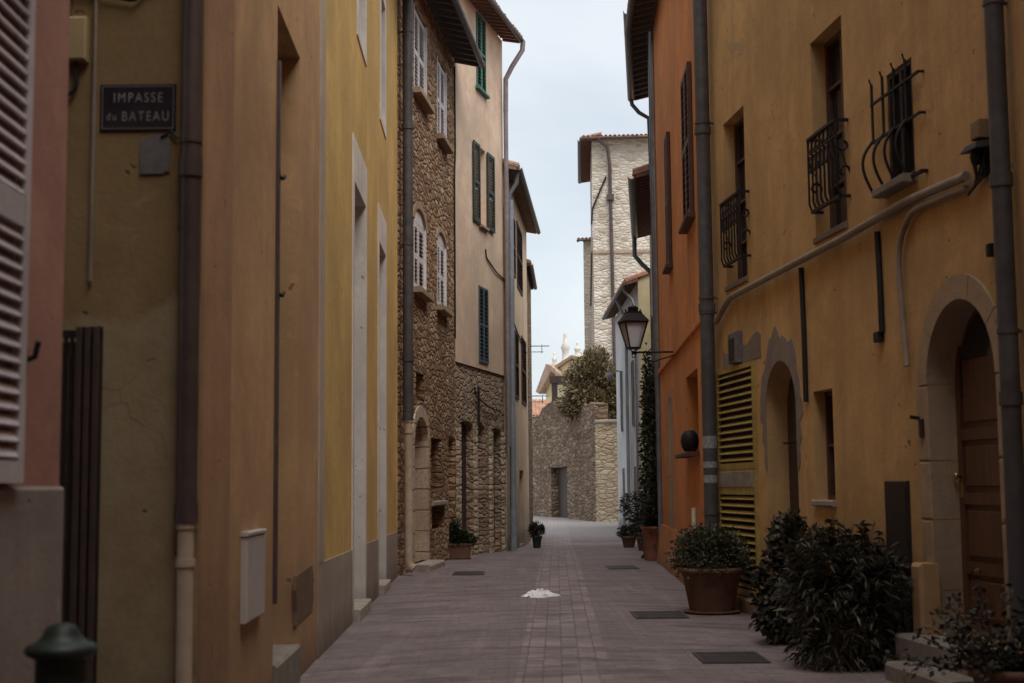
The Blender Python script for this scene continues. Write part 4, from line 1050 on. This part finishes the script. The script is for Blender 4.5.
# RIGHT 5: cream house end-on
cY = 47.5; cX = col(639.5, cY); cX2 = cX; fB = 57.5
fr = Fr((cX-.05, fB), (cX, cY)); h = fr.root('house', 'small pale house with cream gable, grey-white front and red tiled eave')
H10 = 8.35
wall(h, fr.L, H10, [fr.rect(627, 395, 630, 420)+(.1,), ], GREYW, D=.3)
g = Fr((cX+.002, cY-.01), (cX+7, cY-.01))
gm_ = MB(); gm_.poly([(0,-.5), (7,-.5), (7, H10+2.3), (3.6, H10+2.0+.35), (0, H10+.1)], 0, 9.5)
inv = (Matrix.Translation((fr.A.x, fr.A.y, 0)) @ Matrix.Rotation(fr.ang, 4, 'Z')).inverted()
gg = gm_.build('gable_wall', CREAM, h); gg.matrix_local = inv @ Matrix.Translation((g.A.x, g.A.y, 0))
eave(h, fr.L, H10, .42, soff=SOFFR, rise=.38, gr=.08, th=.1, raf=.32)
m = MB(); m.tube([(fr.L-.3, -.46, H10-.05), (fr.L-.28, -.44, H10-.25), (fr.L-.1, -.2, H10-.55), (fr.L-.02, -.1, H10-.9), (fr.L-.02, -.1, -.2)], .05, 10); m.build('drainpipe', ZINC, h)
m = MB(); m.tube([(fr.L*.62, -.44, H10-.05), (fr.L*.62, -.3, H10-.4), (fr.L*.62, -.1, H10-.8), (fr.L*.62, -.1, -.1)], .06, 10); m.build('drainpipe', ZINCB, h)
x0 = fr.uv(633, 420)[0]
for px in (622.5, 634):
    u = fr.uv(px, 400)[0]; 
    m = MB(); louvre(m, u-.3, u+.3, 3.6, 5.9, -.06, pitch=.12); m.build('shutter', BLUESH, h)
    m = MB(); m.box(u-.4, u+.4, -.02, .02, -.3, 2.2); m.build('door', BROWNSH, h)
m = MB(); m.tube([(fr.L+.55,  .45, 0), (fr.L+.55, .45, 8)], .05, 8); 
pg = m.build('drainpipe', BROWNPIPE, h)
m = MB(); m.box(0, 1.2, -.6, .0, 5.2, 5.35); 
# small fan-shaped satellite box on the front
sb = fr.hang('wall_lamp', fr.uv(621, 368)[0], 0, fr.uv(621, 372)[1], 'small pale lamp sticking out of the grey-white front of the cream house', 'wall lamp')
m = MB(); m.tube([(0, 0, 0), (0, -.35, .1), (0, -.45, 0)], .03, 6); m.build('arm', ZINC, sb); m = MB(); m.lathe([(0,0),(.16,-.02),(.14,-.2),(.06,-.35),(0,-.36)], (0,-.45,.0), 12); m.build('shade', GREYW, sb)

# ================================================================== TOWER and far buildings
tY = 70.0; tX = col(595, tY)
fr = Fr((tX, tY), (tX+10, tY-.6)); h = fr.root('tower', 'tall pale stone tower with red tiled hipped roof behind the tree', 'tower')
HT = fr.uv(600, 140)[1]; fl = Fr((tX+.45, tY+9.5), (tX, tY))
tw = [(6.2, 7.1, 9, 10.6, .25)]
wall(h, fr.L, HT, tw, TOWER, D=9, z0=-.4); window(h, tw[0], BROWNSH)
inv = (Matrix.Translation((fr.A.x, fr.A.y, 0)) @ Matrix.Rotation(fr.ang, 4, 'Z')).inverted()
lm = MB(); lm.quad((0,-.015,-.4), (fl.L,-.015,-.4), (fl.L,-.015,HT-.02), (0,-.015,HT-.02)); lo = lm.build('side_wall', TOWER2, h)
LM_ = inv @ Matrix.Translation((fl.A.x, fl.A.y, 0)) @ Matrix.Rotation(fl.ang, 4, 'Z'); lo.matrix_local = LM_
rf = eave(h, fr.L, HT, .55, soff=SOFFR, rise=.22, back_=5, ends=.5, gr=.08)
# side slope of the hipped roof, with its own gutter
r2 = eave(h, fl.L, HT, .55, soff=SOFFR, rise=.22, back_=.5, ends=.3, gr=.1)
r2.matrix_local = LM_
u = fr.uv(612, 300, -.1)[0]
m = MB(); m.tube([(u-.6, -.58, HT-.05), (u-.1, -.4, HT-.5), (u, -.12, HT-1.4), (u, -.1, HT-2.5), (u+.15, -.1, .0)], .09, 8); m.box(u-.18, u+.18, -.3, 0, HT-3.1, HT-2.8); m.build('drainpipe', BROWNPIPE, h)
m = MB(); u2, z2 = fr.uv(597, 252); m.box(0, fr.L, -.06, .0, z2-.08, z2+.06); m.build('string_course', SURR, h)
m = MB(); m.tube([(u-.2, -.1, HT-1.9), (u-.9, -.08, HT-3.5), (u-.95, -.08, HT-4.3)], .05, 6); m.build('cable', CABLE, h)
ft = fl.uv(591, 250)
m = MB(); m.bar((0.1, -.08, 11.6), (fl.L-.1, -.08, z2), .09, .09); dd = m.build('side_pipe', BROWNPIPE, h); dd.matrix_local = LM_

fr = Fr((col(585, 82), 82), (col(600, 82), 81.8)); h = fr.root('house', 'low pale stone building showing left of the tower')
hz = fr.uv(587, 240)[1]
wall(h, fr.L, hz, [], TOWER2, D=6); eave(h, fr.L, hz, .15, ends=.35, soff=SOFFR, rise=.12, mat=TILEP)

# garden wall closing the street (dark) and stretch with better light in its colour
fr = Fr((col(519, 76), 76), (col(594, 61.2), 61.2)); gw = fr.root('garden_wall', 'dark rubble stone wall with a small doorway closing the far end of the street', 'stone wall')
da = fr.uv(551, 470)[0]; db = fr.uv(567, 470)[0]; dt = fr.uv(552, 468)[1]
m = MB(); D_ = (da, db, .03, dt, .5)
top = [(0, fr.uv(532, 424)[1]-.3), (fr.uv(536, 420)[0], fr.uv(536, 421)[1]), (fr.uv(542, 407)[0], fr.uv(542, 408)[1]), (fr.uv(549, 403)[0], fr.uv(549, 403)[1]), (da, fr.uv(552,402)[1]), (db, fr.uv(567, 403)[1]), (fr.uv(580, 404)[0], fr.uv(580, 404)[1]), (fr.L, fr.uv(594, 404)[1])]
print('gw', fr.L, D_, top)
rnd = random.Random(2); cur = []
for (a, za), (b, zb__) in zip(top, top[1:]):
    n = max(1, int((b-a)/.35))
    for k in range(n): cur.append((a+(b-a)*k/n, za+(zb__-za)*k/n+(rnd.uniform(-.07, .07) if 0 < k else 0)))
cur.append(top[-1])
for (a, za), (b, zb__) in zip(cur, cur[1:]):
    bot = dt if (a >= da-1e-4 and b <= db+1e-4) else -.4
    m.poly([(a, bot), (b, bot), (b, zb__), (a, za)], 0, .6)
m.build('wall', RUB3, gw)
m = MB(); m.box(da, db, .35, .42, -.2, dt); m.build('door', DARKW, gw)
m = MB(); m.rbox(da-.2, db+.15, -.02, .3, dt, dt+.2, .03); m.build('lintel', RUB3, gw)
fr = Fr((col(594.3, 61.2), 61.2), (col(650, 60.4), 60.4)); gw = fr.root('garden_wall', 'stone wall stretch right of the dark wall, coloured paler honey to show better light', 'stone wall')
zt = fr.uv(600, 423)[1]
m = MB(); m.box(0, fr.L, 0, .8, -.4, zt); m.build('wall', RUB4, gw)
m = MB(); m.rbox(-.02, fr.L, -.06, .86, zt, zt+.14, .03); m.build('coping', STEP, gw)

# far church-like gable and a dark frame in front of it
fr = Fr((col(544, 120), 124), (col(583, 118), 118)); h = fr.root('church', 'distant cream church gable with three small stone finials over the wall', 'church')
P = [fr.uv(x, y) for x, y in ((546, 420), (583, 420), (583, 372), (578, 360), (570, 361), (558, 368), (553, 366), (546, 385))]
m = MB(); m.poly(P, 0, 8); m.build('wall', CREAM, h)
m = MB(); Q = [fr.uv(x, y) for x, y in ((557, 366), (574, 355), (580, 357), (581, 359.5), (574, 358), (558, 369))]; m.poly(Q, -.25, 8); m.build('cornice', SURR, h)
m = MB(); Q = [fr.uv(x, y) for x, y in ((541.5, 392), (552, 364), (557, 366), (572, 380), (572, 383), (557, 371), (545, 394))]; m.poly(Q, -.6, 8); m.build('roof', TILEP, h)
for px, pt, pb, r_ in ((561.5, 330, 362, .42), (573.5, 341, 356, .32), (550.5, 351, 366, .26)):
    u, zb1 = fr.uv(px, pb); _, zt1 = fr.uv(px, pt); hh = zt1-zb1
    m = MB(); m.lathe([(r_*1.1, -.3), (r_, 0), (r_*.7, hh*.1), (r_*.65, hh*.35), (r_*.95, hh*.45), (r_*.5, hh*.6), (r_*.3, hh*.8), (r_*.4, hh*.86), (r_*.15, hh*.95), (0, hh)], (u, .4, zb1), 12); m.build('finial', WHITE_P, h)
fr = Fr((col(551, 80), 80), (col(574.5, 80), 79.8)); pg = fr.root('pergola', 'dark timber frame standing above the far garden wall', 'pergola')
z1, z0 = fr.uv(552, 376)[1], fr.uv(552, 383)[1]
m = MB(); m.box(-.1, fr.L+.1, 0, 1.6, z0, z1); m.build('top_beam', SOFF, pg)
for x in (0, fr.L-.18):
    m = MB(); m.box(x, x+.3, .1, .4, -.3, z0); m.build('post', SOFF, pg)
m = MB(); m.box(.3, fr.L-.18, .15, .3, fr.uv(552,400)[1], fr.uv(552,397)[1]); m.build('rail', SOFF, pg)
fr = Fr((col(526, 95), 95), (col(547, 95), 95)); h = fr.root('house', 'distant house with pinkish tiled roof just above the far wall')
zz_ = fr.uv(535, 417)[1]; wall(h, fr.L, zz_, [], BEIGE, D=5); eave(h, fr.L, zz_, .4, rise=.35)

# tree behind the wall
tx, ty = col(591, 64.5), 64.5
tr = empty('tree', (tx, ty, 0), 0, 'bushy olive green tree overhanging the far stone wall beside the tower', 'tree')
m = MB(); m.tube([(0,0,-.3), (.1,.05,1.8), (-.05,0,3.4), (.05,.1,4.6), (0,0,5.8)], .15, 8, rs=[.2,.17,.13,.09,.04])
for k in range(9):
    a = k*2.4; z = 3.2+.28*k; m.tube([(0,0,z), (.6*math.cos(a),.5*math.sin(a),z+.7), (1.0*math.cos(a+.2),.8*math.sin(a+.2),z+1.2)], .05, 6, rs=[.06,.04,.015])
m.build('trunk', BARK, tr)
m = MB(); rnd = random.Random(21)
leafblob(m, (0, -.2, 5.95), (1.12, .95, 1.15), 17000, .19, .075, 30, .24, rnd, 0, .3)
leafblob(m, (.05, -.1, 5.15), (1.25, 1.0, .75), 12000, .19, .075, 30, .28, rnd, .1, .35)
leafblob(m, (.2, -.2, 6.7), (.65, .7, .9), 3200, .17, .065, 14, .30, rnd, 0, .3, .5)
leafblob(m, (.75, -.2, 5.3), (.6, .7, 1.3), 3500, .17, .065, 14, .30, rnd, 0, .3, .3)
m.build('crown', LEAF_T, tr)

# ================================================================== street lantern on the orange house
fr = Fr(orA, yrA)
ly = 25.2; lx = col(634, ly)
lu = (Vector((lx, ly)) - fr.A).dot(fr.d); loff = (Vector((lx, ly)) - fr.A).dot(fr.n)
zc = lambda py: CH + (482.5-py)/F*ly
za = zc(351)
la = fr.hang('street_lamp', lu, 0, za, 'black four-sided street lantern on a wall bracket on the orange house', 'street lamp')
la.rotation_euler = (0, 0, 0); wx = -loff  # street-ward distance
fx, fy, _ = fr.world(lu, 0, 0); 
vx = Vector((lx - fx, ly - fy))
la.location = (lx, ly, za)
m = MB(); m.tube([(0,0,-.02), (.1,0,0), (-vx.x-.0,-vx.y,0.0)], .018, 8)
m.tube([(.16,0,-.0), (.22,0,-.12), (.34,0,-.17), (-vx.x*.95,-vx.y*.9,-.06)], .012, 8)
m.tube([(0,0,-.02), (-.03,0,-.05), (-.02,0,-.09), (.02,0,-.09), (.03,0,-.05), (0,0,-.0)], .012, 6)
m.build('bracket', IRON, la)
h0_, h1_, h2_, h3_ = .06, .06+(349-326-5)/F*ly*1.0, 0, 0
zb0 = zc(346)-za; zb1 = zc(322)-za; zt1 = zc(312)-za; zt2 = zc(307)-za; ztt = zc(304)-za
wb, wt, wr = .095, .20, .235
rot = Matrix.Rotation(R(12), 4, 'Z')
m = MB()
for sx in (-1, 1):
    for sy in (-1, 1):
        m.bar(rot @ Vector((sx*wb, sy*wb, zb0)), rot @ Vector((sx*wt, sy*wt, zb1)), .022, .022)
m.box(-wb-.01, wb+.01, -wb-.01, wb+.01, zb0-.03, zb0, 0, rot); m.box(-wt-.02, wt+.02, -wt-.02, wt+.02, zb1, zb1+.03, 0, rot)
for sx in (-1, 1): m.bar(rot @ Vector((sx*wb*.8, 0, zb0-.03)), Vector((0, 0, -.0)), .018, .018)
m.tube([(0,0,-.03),(0,0,.02)], .04, 10)
m.build('lantern_frame', IRON, la)
m = MB(); q0 = [rot @ Vector((sx*(wb-.005), sy*(wb-.005), zb0+.004)) for sx, sy in ((-1,-1),(1,-1),(1,1),(-1,1))]; q1 = [rot @ Vector((sx*(wt-.008), sy*(wt-.008), zb1-.002)) for sx, sy in ((-1,-1),(1,-1),(1,1),(-1,1))]
m.add(q0+q1, [(0,1,5,4),(1,2,6,5),(2,3,7,6),(3,0,4,7),(0,3,2,1)]); m.build('glass', LGLASS, la)
m = MB(); q0 = [rot @ Vector((sx*wr, sy*wr, zb1+.03)) for sx, sy in ((-1,-1),(1,-1),(1,1),(-1,1))]; q1 = [rot @ Vector((sx*.13, sy*.13, zt1)) for sx, sy in ((-1,-1),(1,-1),(1,1),(-1,1))]
m.add(q0+q1, [(0,1,5,4),(1,2,6,5),(2,3,7,6),(3,0,4,7),(0,3,2,1),(4,5,6,7)])
m.box(-.13, .13, -.13, .13, zt1, zt1+.03, 0, rot); m.lathe([(.10, zt1+.03), (.09, zt2), (.11, zt2+.01), (.05, zt2+.05), (.03, ztt), (0, ztt+.02)], (0,0,0), 14)
for k in range(6):
    a = k*math.pi/3; m.bar((.12*math.cos(a), .12*math.sin(a), zt1+.02), (.135*math.cos(a), .135*math.sin(a), zt1+.08), .03, .03)
m.build('lantern_roof', IRON, la)

# ================================================================== plants and pots
def potted(px, py, r, hgt, name, label, potmat, fol, cat='potted plant', squat=False, group='potted plants along the street', Y=None, plant=True, base=.68):
    p = ground(px, py, gz(ground(px, py).y)); loc = (p.x, p.y, gz(p.y)+.002)
    e = empty(name, loc, 0, label, cat, group)
    m = MB(); m.lathe(pot_prof(r, hgt, .03, base), n=36); m.build('pot', potmat, e)
    m = MB(); m.lathe([(0, hgt-.045), (r*.91, hgt-.045)], n=24); m.build('soil', SOIL, e)
    if fol: fol(e, r, hgt)
    return e
# round clipped bush by the mustard shutter
def bush(e, r, hgt):
    rnd = random.Random(31); m = MB()
    leafblob(m, (0, 0, hgt+.16), (r*1.08, r*1.08, .30), 8000, .048, .030, 60, .22, rnd, 0, .45, .35); m.build('foliage', LEAF_B, e)
    m = MB()
    for k in range(12): a = k*.52; m.tube([(.03*math.cos(a), .03*math.sin(a), hgt-.06), (r*.6*math.cos(a), r*.6*math.sin(a), hgt+.2)], .008, 5)
    m.build('stem', STEM, e)
e = potted(712, 613, .39, .56, 'potted_plant', 'low round leafy bush in a wide old terracotta pot beside the mustard shutter', TERRAD, bush)
m = MB(); m.lathe([(0,.0),(.32,0),(.36,.035),(.33,.035),(.0,.02)], n=30); m.build('saucer', TERRAD, e)

def oleander(m, ms, c, height, spread, nst, rnd, ln=.14, wd=.022, leaves=46, lean=(0,0)):
    for s_ in range(nst):
        a = rnd.uniform(0, 2*math.pi); rr = spread*math.sqrt(rnd.random())
        hh = height*rnd.uniform(.5, 1.0)*(1-.35*(rr/spread)**2)
        p0 = Vector((c[0]+rr*.15*math.cos(a), c[1]+rr*.15*math.sin(a), c[2]))
        p2 = Vector((c[0]+lean[0]+rr*math.cos(a), c[1]+lean[1]+rr*math.sin(a), c[2]+hh))
        p1 = (p0+p2)/2 + Vector((0, 0, hh*.15)) - Vector((rr*.15*math.cos(a), rr*.15*math.sin(a), 0))
        ms.tube([p0, p1, p2], .008, 5, rs=[.011, .008, .004])
        for k in range(leaves):
            t = .18+.82*(k+rnd.random())/leaves
            pos = (1-t)**2*p0 + 2*t*(1-t)*p1 + t*t*p2
            ang = rnd.uniform(0, 2*math.pi)
            d = Vector((math.cos(ang), math.sin(ang), rnd.uniform(-.2, .9))).normalized()
            s1 = d.cross(Vector((rnd.gauss(0,.3), rnd.gauss(0,.3), 1))).normalized()
            l = ln*rnd.uniform(.6, 1.3); w = wd*rnd.uniform(.7, 1.2)
            mid = pos + d*l*.5 + Vector((0,0,.012)); tip = pos + d*l - Vector((0,0,l*.25))
            m.add([pos, mid+s1*w, tip, mid-s1*w], [(0,1,2),(0,2,3)])
# big shrub group on the right: rounded leafy one at the left, wider spiky ones behind / right
def shrub_a(e, r, hgt):
    rnd = random.Random(41); m = MB(); ms = MB()
    leafblob(m, (0.02, 0, hgt+.30), (.36, .33, .42), 4200, .085, .055, 34, .20, rnd, .2, .3, .1)
    leafblob(m, (-.10, -.12, hgt-.02), (.28, .24, .20), 900, .085, .055, 14, .22, rnd, .4, .4)
    leafblob(m, (.02, 0, hgt+.68), (.22, .22, .26), 1300, .08, .05, 14, .26, rnd, 0, .3)
    m.build('foliage', LEAF_A, e)
    for k in range(9): a = k*.7; ms.tube([(0,0,hgt-.06), (.12*math.cos(a), .12*math.sin(a), hgt+.35), (.28*math.cos(a), .25*math.sin(a), hgt+.6+.04*k)], .01, 5)
    ms.build('stem', STEM, e)
potted(795, 643, .20, .28, 'potted_plant', 'round leaved shrub in a small clay pot, left of the large spiky shrubs', TERRAD, shrub_a)
def shrub_b(hh, sp, seed, nst=26, ln=.135, wd=.014):
    def f(e, r, hgt):
        rnd = random.Random(seed); m = MB(); ms = MB()
        oleander(m, ms, (0,0,hgt-.05), hh, sp, nst, rnd, ln, wd, 56)
        leafblob(m, (0, 0, hgt+.28), (sp*.85, sp*.8, hh*.42), 3600, .11, .022, 26, .26, rnd, .3, .3)
        leafblob(m, (0, -.08, hgt*.62), (sp*.72, sp*.6, .22), 1800, .11, .02, 24, .26, rnd, .6, .1)
        m.build('foliage', LEAF_A, e); ms.build('stem', STEM, e)
    return f
potted(846, 667, .25, .34, 'potted_plant', 'tall dark narrow-leaved shrub in the middle of the pots by the arched door', TERRAD, shrub_b(1.1, .56, 51, 38))
potted(884, 652, .24, .36, 'potted_plant', 'bushy dark shrub with long drooping leaves nearest the metal hatch', TERRAD, shrub_b(.95, .46, 52, 30))
potted(826, 628, .22, .32, 'potted_plant', 'dark shrub with upright stems below the small window of the ochre house', TERRAD, shrub_b(1.15, .40, 53, 26))
# scrambling plant at the lower right corner
e = potted(1010, 712, .26, .30, 'potted_plant', 'straggly trailing plant with small leaves and an orange flower in the lower right corner', TERRAD, None)
rnd = random.Random(61); m = MB(); ms = MB()
def spray(p0, d, n, lnseg, leaf=.05):
    P = [Vector(p0)]; d = Vector(d)
    for k in range(n):
        d = (d + Vector((rnd.gauss(0,.18), rnd.gauss(0,.18), rnd.gauss(0,.16)))).normalized(); P.append(P[-1]+d*lnseg)
    ms.tube(P, .005, 5, rs=[.007*(1-.7*i/len(P)) for i in range(len(P))])
    for q_ in P[1:]:
        for k in range(5):
            pos = q_ + Vector((rnd.gauss(0,.02), rnd.gauss(0,.02), rnd.gauss(0,.02))); dd = Vector((rnd.gauss(0,1), rnd.gauss(0,1), rnd.gauss(0,.7))).normalized()
            s1 = dd.cross(Vector((rnd.gauss(0,1), rnd.gauss(0,1), 1))).normalized(); l = leaf*rnd.uniform(.6, 1.3)
            m.add([pos, pos+dd*l*.5+s1*l*.32, pos+dd*l, pos+dd*l*.5-s1*l*.32], [(0,1,2),(0,2,3)])
for k in range(42): spray((rnd.uniform(-.1,.1), rnd.uniform(-.1,.1), .28), (rnd.uniform(-1,.6), rnd.uniform(-.7,.7), rnd.uniform(.15,.9)), rnd.randint(7, 13), .055)
spray((-.3, 0, .35), (-.15, 0, 1), 12, .055, .045); spray((-.3, 0, .3), (-.9, 0, .1), 10, .055)
m.build('foliage', LEAF_A, e); ms.build('stem', STEM, e)
m = MB(); m.lathe([(0,0),(.012,.004),(.02,.014),(.008,.012),(0,.012)], (.02,-.22,.42), 10); m.build('flower', FLOWER, e)

# large terracotta pot with spiky plant by the orange house
def spiky(e, r, hgt):
    rnd = random.Random(71); m = MB()
    for k in range(90):
        a = rnd.uniform(0, 6.28); el = rnd.uniform(.1, 1.4); L_ = rnd.uniform(.35, .75)
        d = Vector((math.cos(a)*math.cos(el), math.sin(a)*math.cos(el), math.sin(el))); s1 = d.cross(Vector((0,0,1))).normalized()
        p = Vector((0,0,hgt)); q_ = p+d*L_*.55; t = p+d*L_-Vector((0,0,.15*L_))
        m.add([p-s1*.02, p+s1*.02, q_+s1*.025, t, q_-s1*.025], [(0,1,2,4),(4,2,3)])
    leafblob(m, (-.35, 0, hgt+.35), (.35,.3,.3), 500, .13, .03, 10, .3, rnd, .2, .2)
    m.build('foliage', LEAF_A, e)
potted(656.5, 560, .32, .72, 'potted_plant', 'tall rosy terracotta pot with dark spiky leaves at the corner of the orange house', TERRA, spiky, base=.78)
def small(sd, s_=1.0, ht=.35, mat=LEAF_A):
    def f(e, r, hgt):
        rnd = random.Random(sd); m = MB(); leafblob(m, (0,0,hgt+ht*.4), (r*1.15*s_, r*1.15*s_, ht*.6), 900, .09, .045, 16, .28, rnd, 0, .2, .4); m.build('foliage', mat, e)
    return f
potted(629, 545, .22, .32, 'potted_plant', 'small brown pot with a low plant beside the grey-white house front', TERRAD, small(81, 1, .25))
potted(537, 545.5, .15, .36, 'potted_plant', 'small green pot with a little upright plant at the bend on the left', DKGREEN, small(82, 1, .35))
def small_tree(e, r, hgt):
    rnd = random.Random(83); m = MB(); oleander(m, (ms2 := MB()), (0,0,hgt), 1.3, .45, 16, rnd, .2, .03, 26); m.build('foliage', LEAF_A, e); ms2.build('stem', STEM, e)
potted(644, 549, .20, .35, 'potted_plant', 'leafy plant in a dark pot between the grey-white front and the rosy pot', TERRAD, small_tree)
# rectangular planter by the stone house
p0 = ground(433, 558); p1 = ground(470, 558)
e = empty('planter', ((p0.x+p1.x)/2, p0.y+.15, gz(p0.y)), .09, 'long rectangular terracotta planter with dark plants against the stone house', 'planter')
w = (p1.x-p0.x)/2
m = MB(); m.rbox(-w, w, -.15, .17, 0, .34, .02); m.rbox(-w-.02, w+.02, -.17, .19, .30, .35, .01); m.build('trough', TERRAD, e)
m = MB(); rnd = random.Random(91); leafblob(m, (.05, 0, .42), (w*.95, .15, .16), 1800, .09, .04, 24, .25, rnd, 0, .1, .5); leafblob(m, (.12, 0, .62), (.16, .12, .22), 500, .09, .04, 8, .3, rnd, 0, .1, .5); m.build('foliage', LEAF_G, e)

# ================================================================== small things on the ground
p = ground(540, 597)
e = empty('plastic_bag', (p.x, p.y, .004), .3, 'crumpled white plastic bag lying in the middle of the street', 'bag')
m = MB(); rnd = random.Random(5); n = 20; mm = 8; vs = [(0, 0, .085)]; fs = []
for i in range(1, mm+1):
    for k in range(n):
        a = k*2*math.pi/n; t = i/mm; r_ = t*(.25+.06*math.sin(3*a+1)+rnd.uniform(-.03, .03)); z = max(.002, .085*(1-t**1.3)*(1+.5*math.sin(5*a+t*3))+rnd.uniform(-.012, .012)) if i < mm else .001
        vs.append((r_*math.cos(a)*1.0, r_*math.sin(a)*.75, z))
for k in range(n): fs.append((0, 1+k, 1+(k+1) % n))
for i in range(mm-1):
    for k in range(n): a_ = 1+i*n+k; b_ = 1+i*n+(k+1) % n; fs.append((a_, a_+n, b_+n, b_))
m.add(vs, fs); m.build('film', BAG, e)
def cover(px0, px1, py0, py1, label, bars=6):
    a = ground(px0, py1); b = ground(px1, py1); c = ground((px0+px1)/2, py0)
    w = (b.x-a.x)/2; d = c.y-a.y; mx = (a.x+b.x)/2
    e = empty('drain_cover', (mx, a.y, gz(a.y)+.004), 0, label, 'drain cover', 'iron covers set in the paving')
    m = MB(); t = .03
    m.box(-w, w, 0, t, 0, .008); m.box(-w, w, d-t, d, 0, .008); m.box(-w, -w+t, t, d-t, 0, .008); m.box(w-t, w, t, d-t, 0, .008)
    m.build('frame', GRATE, e)
    m = MB(); m.box(-w+t, w-t, t, d-t, 0, .004)
    for k in range(bars): y = t+(d-2*t)*(k+.5)/bars; m.box(-w+t+.01, w-t-.01, y-.008, y+.008, .004, .0075)
    m.build('plate', GRATE, e)
cover(703, 772, 653, 664, 'square iron drain cover near the clay pot of the round leaved shrub')
cover(636, 690, 612, 619, 'wide iron drain cover left of the round bush pot')
cover(452, 484, 572, 575.5, 'small iron drain cover before the rectangular planter', 3)
cover(609, 640, 566, 569.5, 'narrow iron drain cover on the right before the rosy pot', 3)

# ================================================================== camera, light, world
cam = bpy.data.cameras.new('camera'); co = bpy.data.objects.new('camera', cam); COL.objects.link(co)
cam.lens = 50; cam.sensor_width = 36; cam.clip_end = 2000; cam.clip_start = .05
co.matrix_world = Matrix.Translation(CAMP) @ CAMR.to_4x4()
cam.dof.use_dof = True; cam.dof.focus_distance = 30; cam.dof.aperture_fstop = 2.6
scene.camera = co
SUN_EL, SUN_AZ = 64, 150      # azimuth: direction the light comes from, degrees clockwise from +Y
sd = bpy.data.lights.new('sun', 'SUN'); sd.energy = 1.5; sd.angle = R(60); sd.color = (1, .95, .88)
so_ = bpy.data.objects.new('sun', sd); COL.objects.link(so_)
dv = Vector((math.sin(R(SUN_AZ))*math.cos(R(SUN_EL)), math.cos(R(SUN_AZ))*math.cos(R(SUN_EL)), math.sin(R(SUN_EL))))
so_.rotation_euler = dv.to_track_quat('Z', 'Y').to_euler()
wd = bpy.data.worlds.new('World'); scene.world = wd; wd.use_nodes = True; nt = wd.node_tree; nt.nodes.clear(); q = N(nt)
out = q.n('OutputWorld'); bg = q.n('Background'); q.l(bg.outputs[0], out.inputs[0])
sky = q.n('TexSky', sky_type='NISHITA'); sky.sun_disc = False; sky.sun_elevation = R(SUN_EL); sky.sun_rotation = R(SUN_AZ); sky.air_density = 1.0; sky.dust_density = 2.0
tc = q.n('TexCoord'); mp = q.n('Mapping'); q.l(tc.outputs['Generated'], mp.inputs[0]); mp.inputs['Scale'].default_value = (1.2, 1.2, 2.2); mp.inputs['Location'].default_value = (.3, .2, .1)
n1 = q.noise(mp.outputs[0], 3.0, 5, .5, .3)
cloud = q.mix(q.ramp(n1, .36, .66), (2.75, 3.05, 3.28), (3.95, 4.08, 4.14))
q.l(q.mix(.82, sky.outputs[0], cloud), bg.inputs[0]); bg.inputs[1].default_value = .10
scene.view_settings.view_transform = 'Standard'; scene.view_settings.look = 'None'; scene.view_settings.exposure = 1.22; scene.view_settings.gamma = 1
scene.render.engine = 'CYCLES'
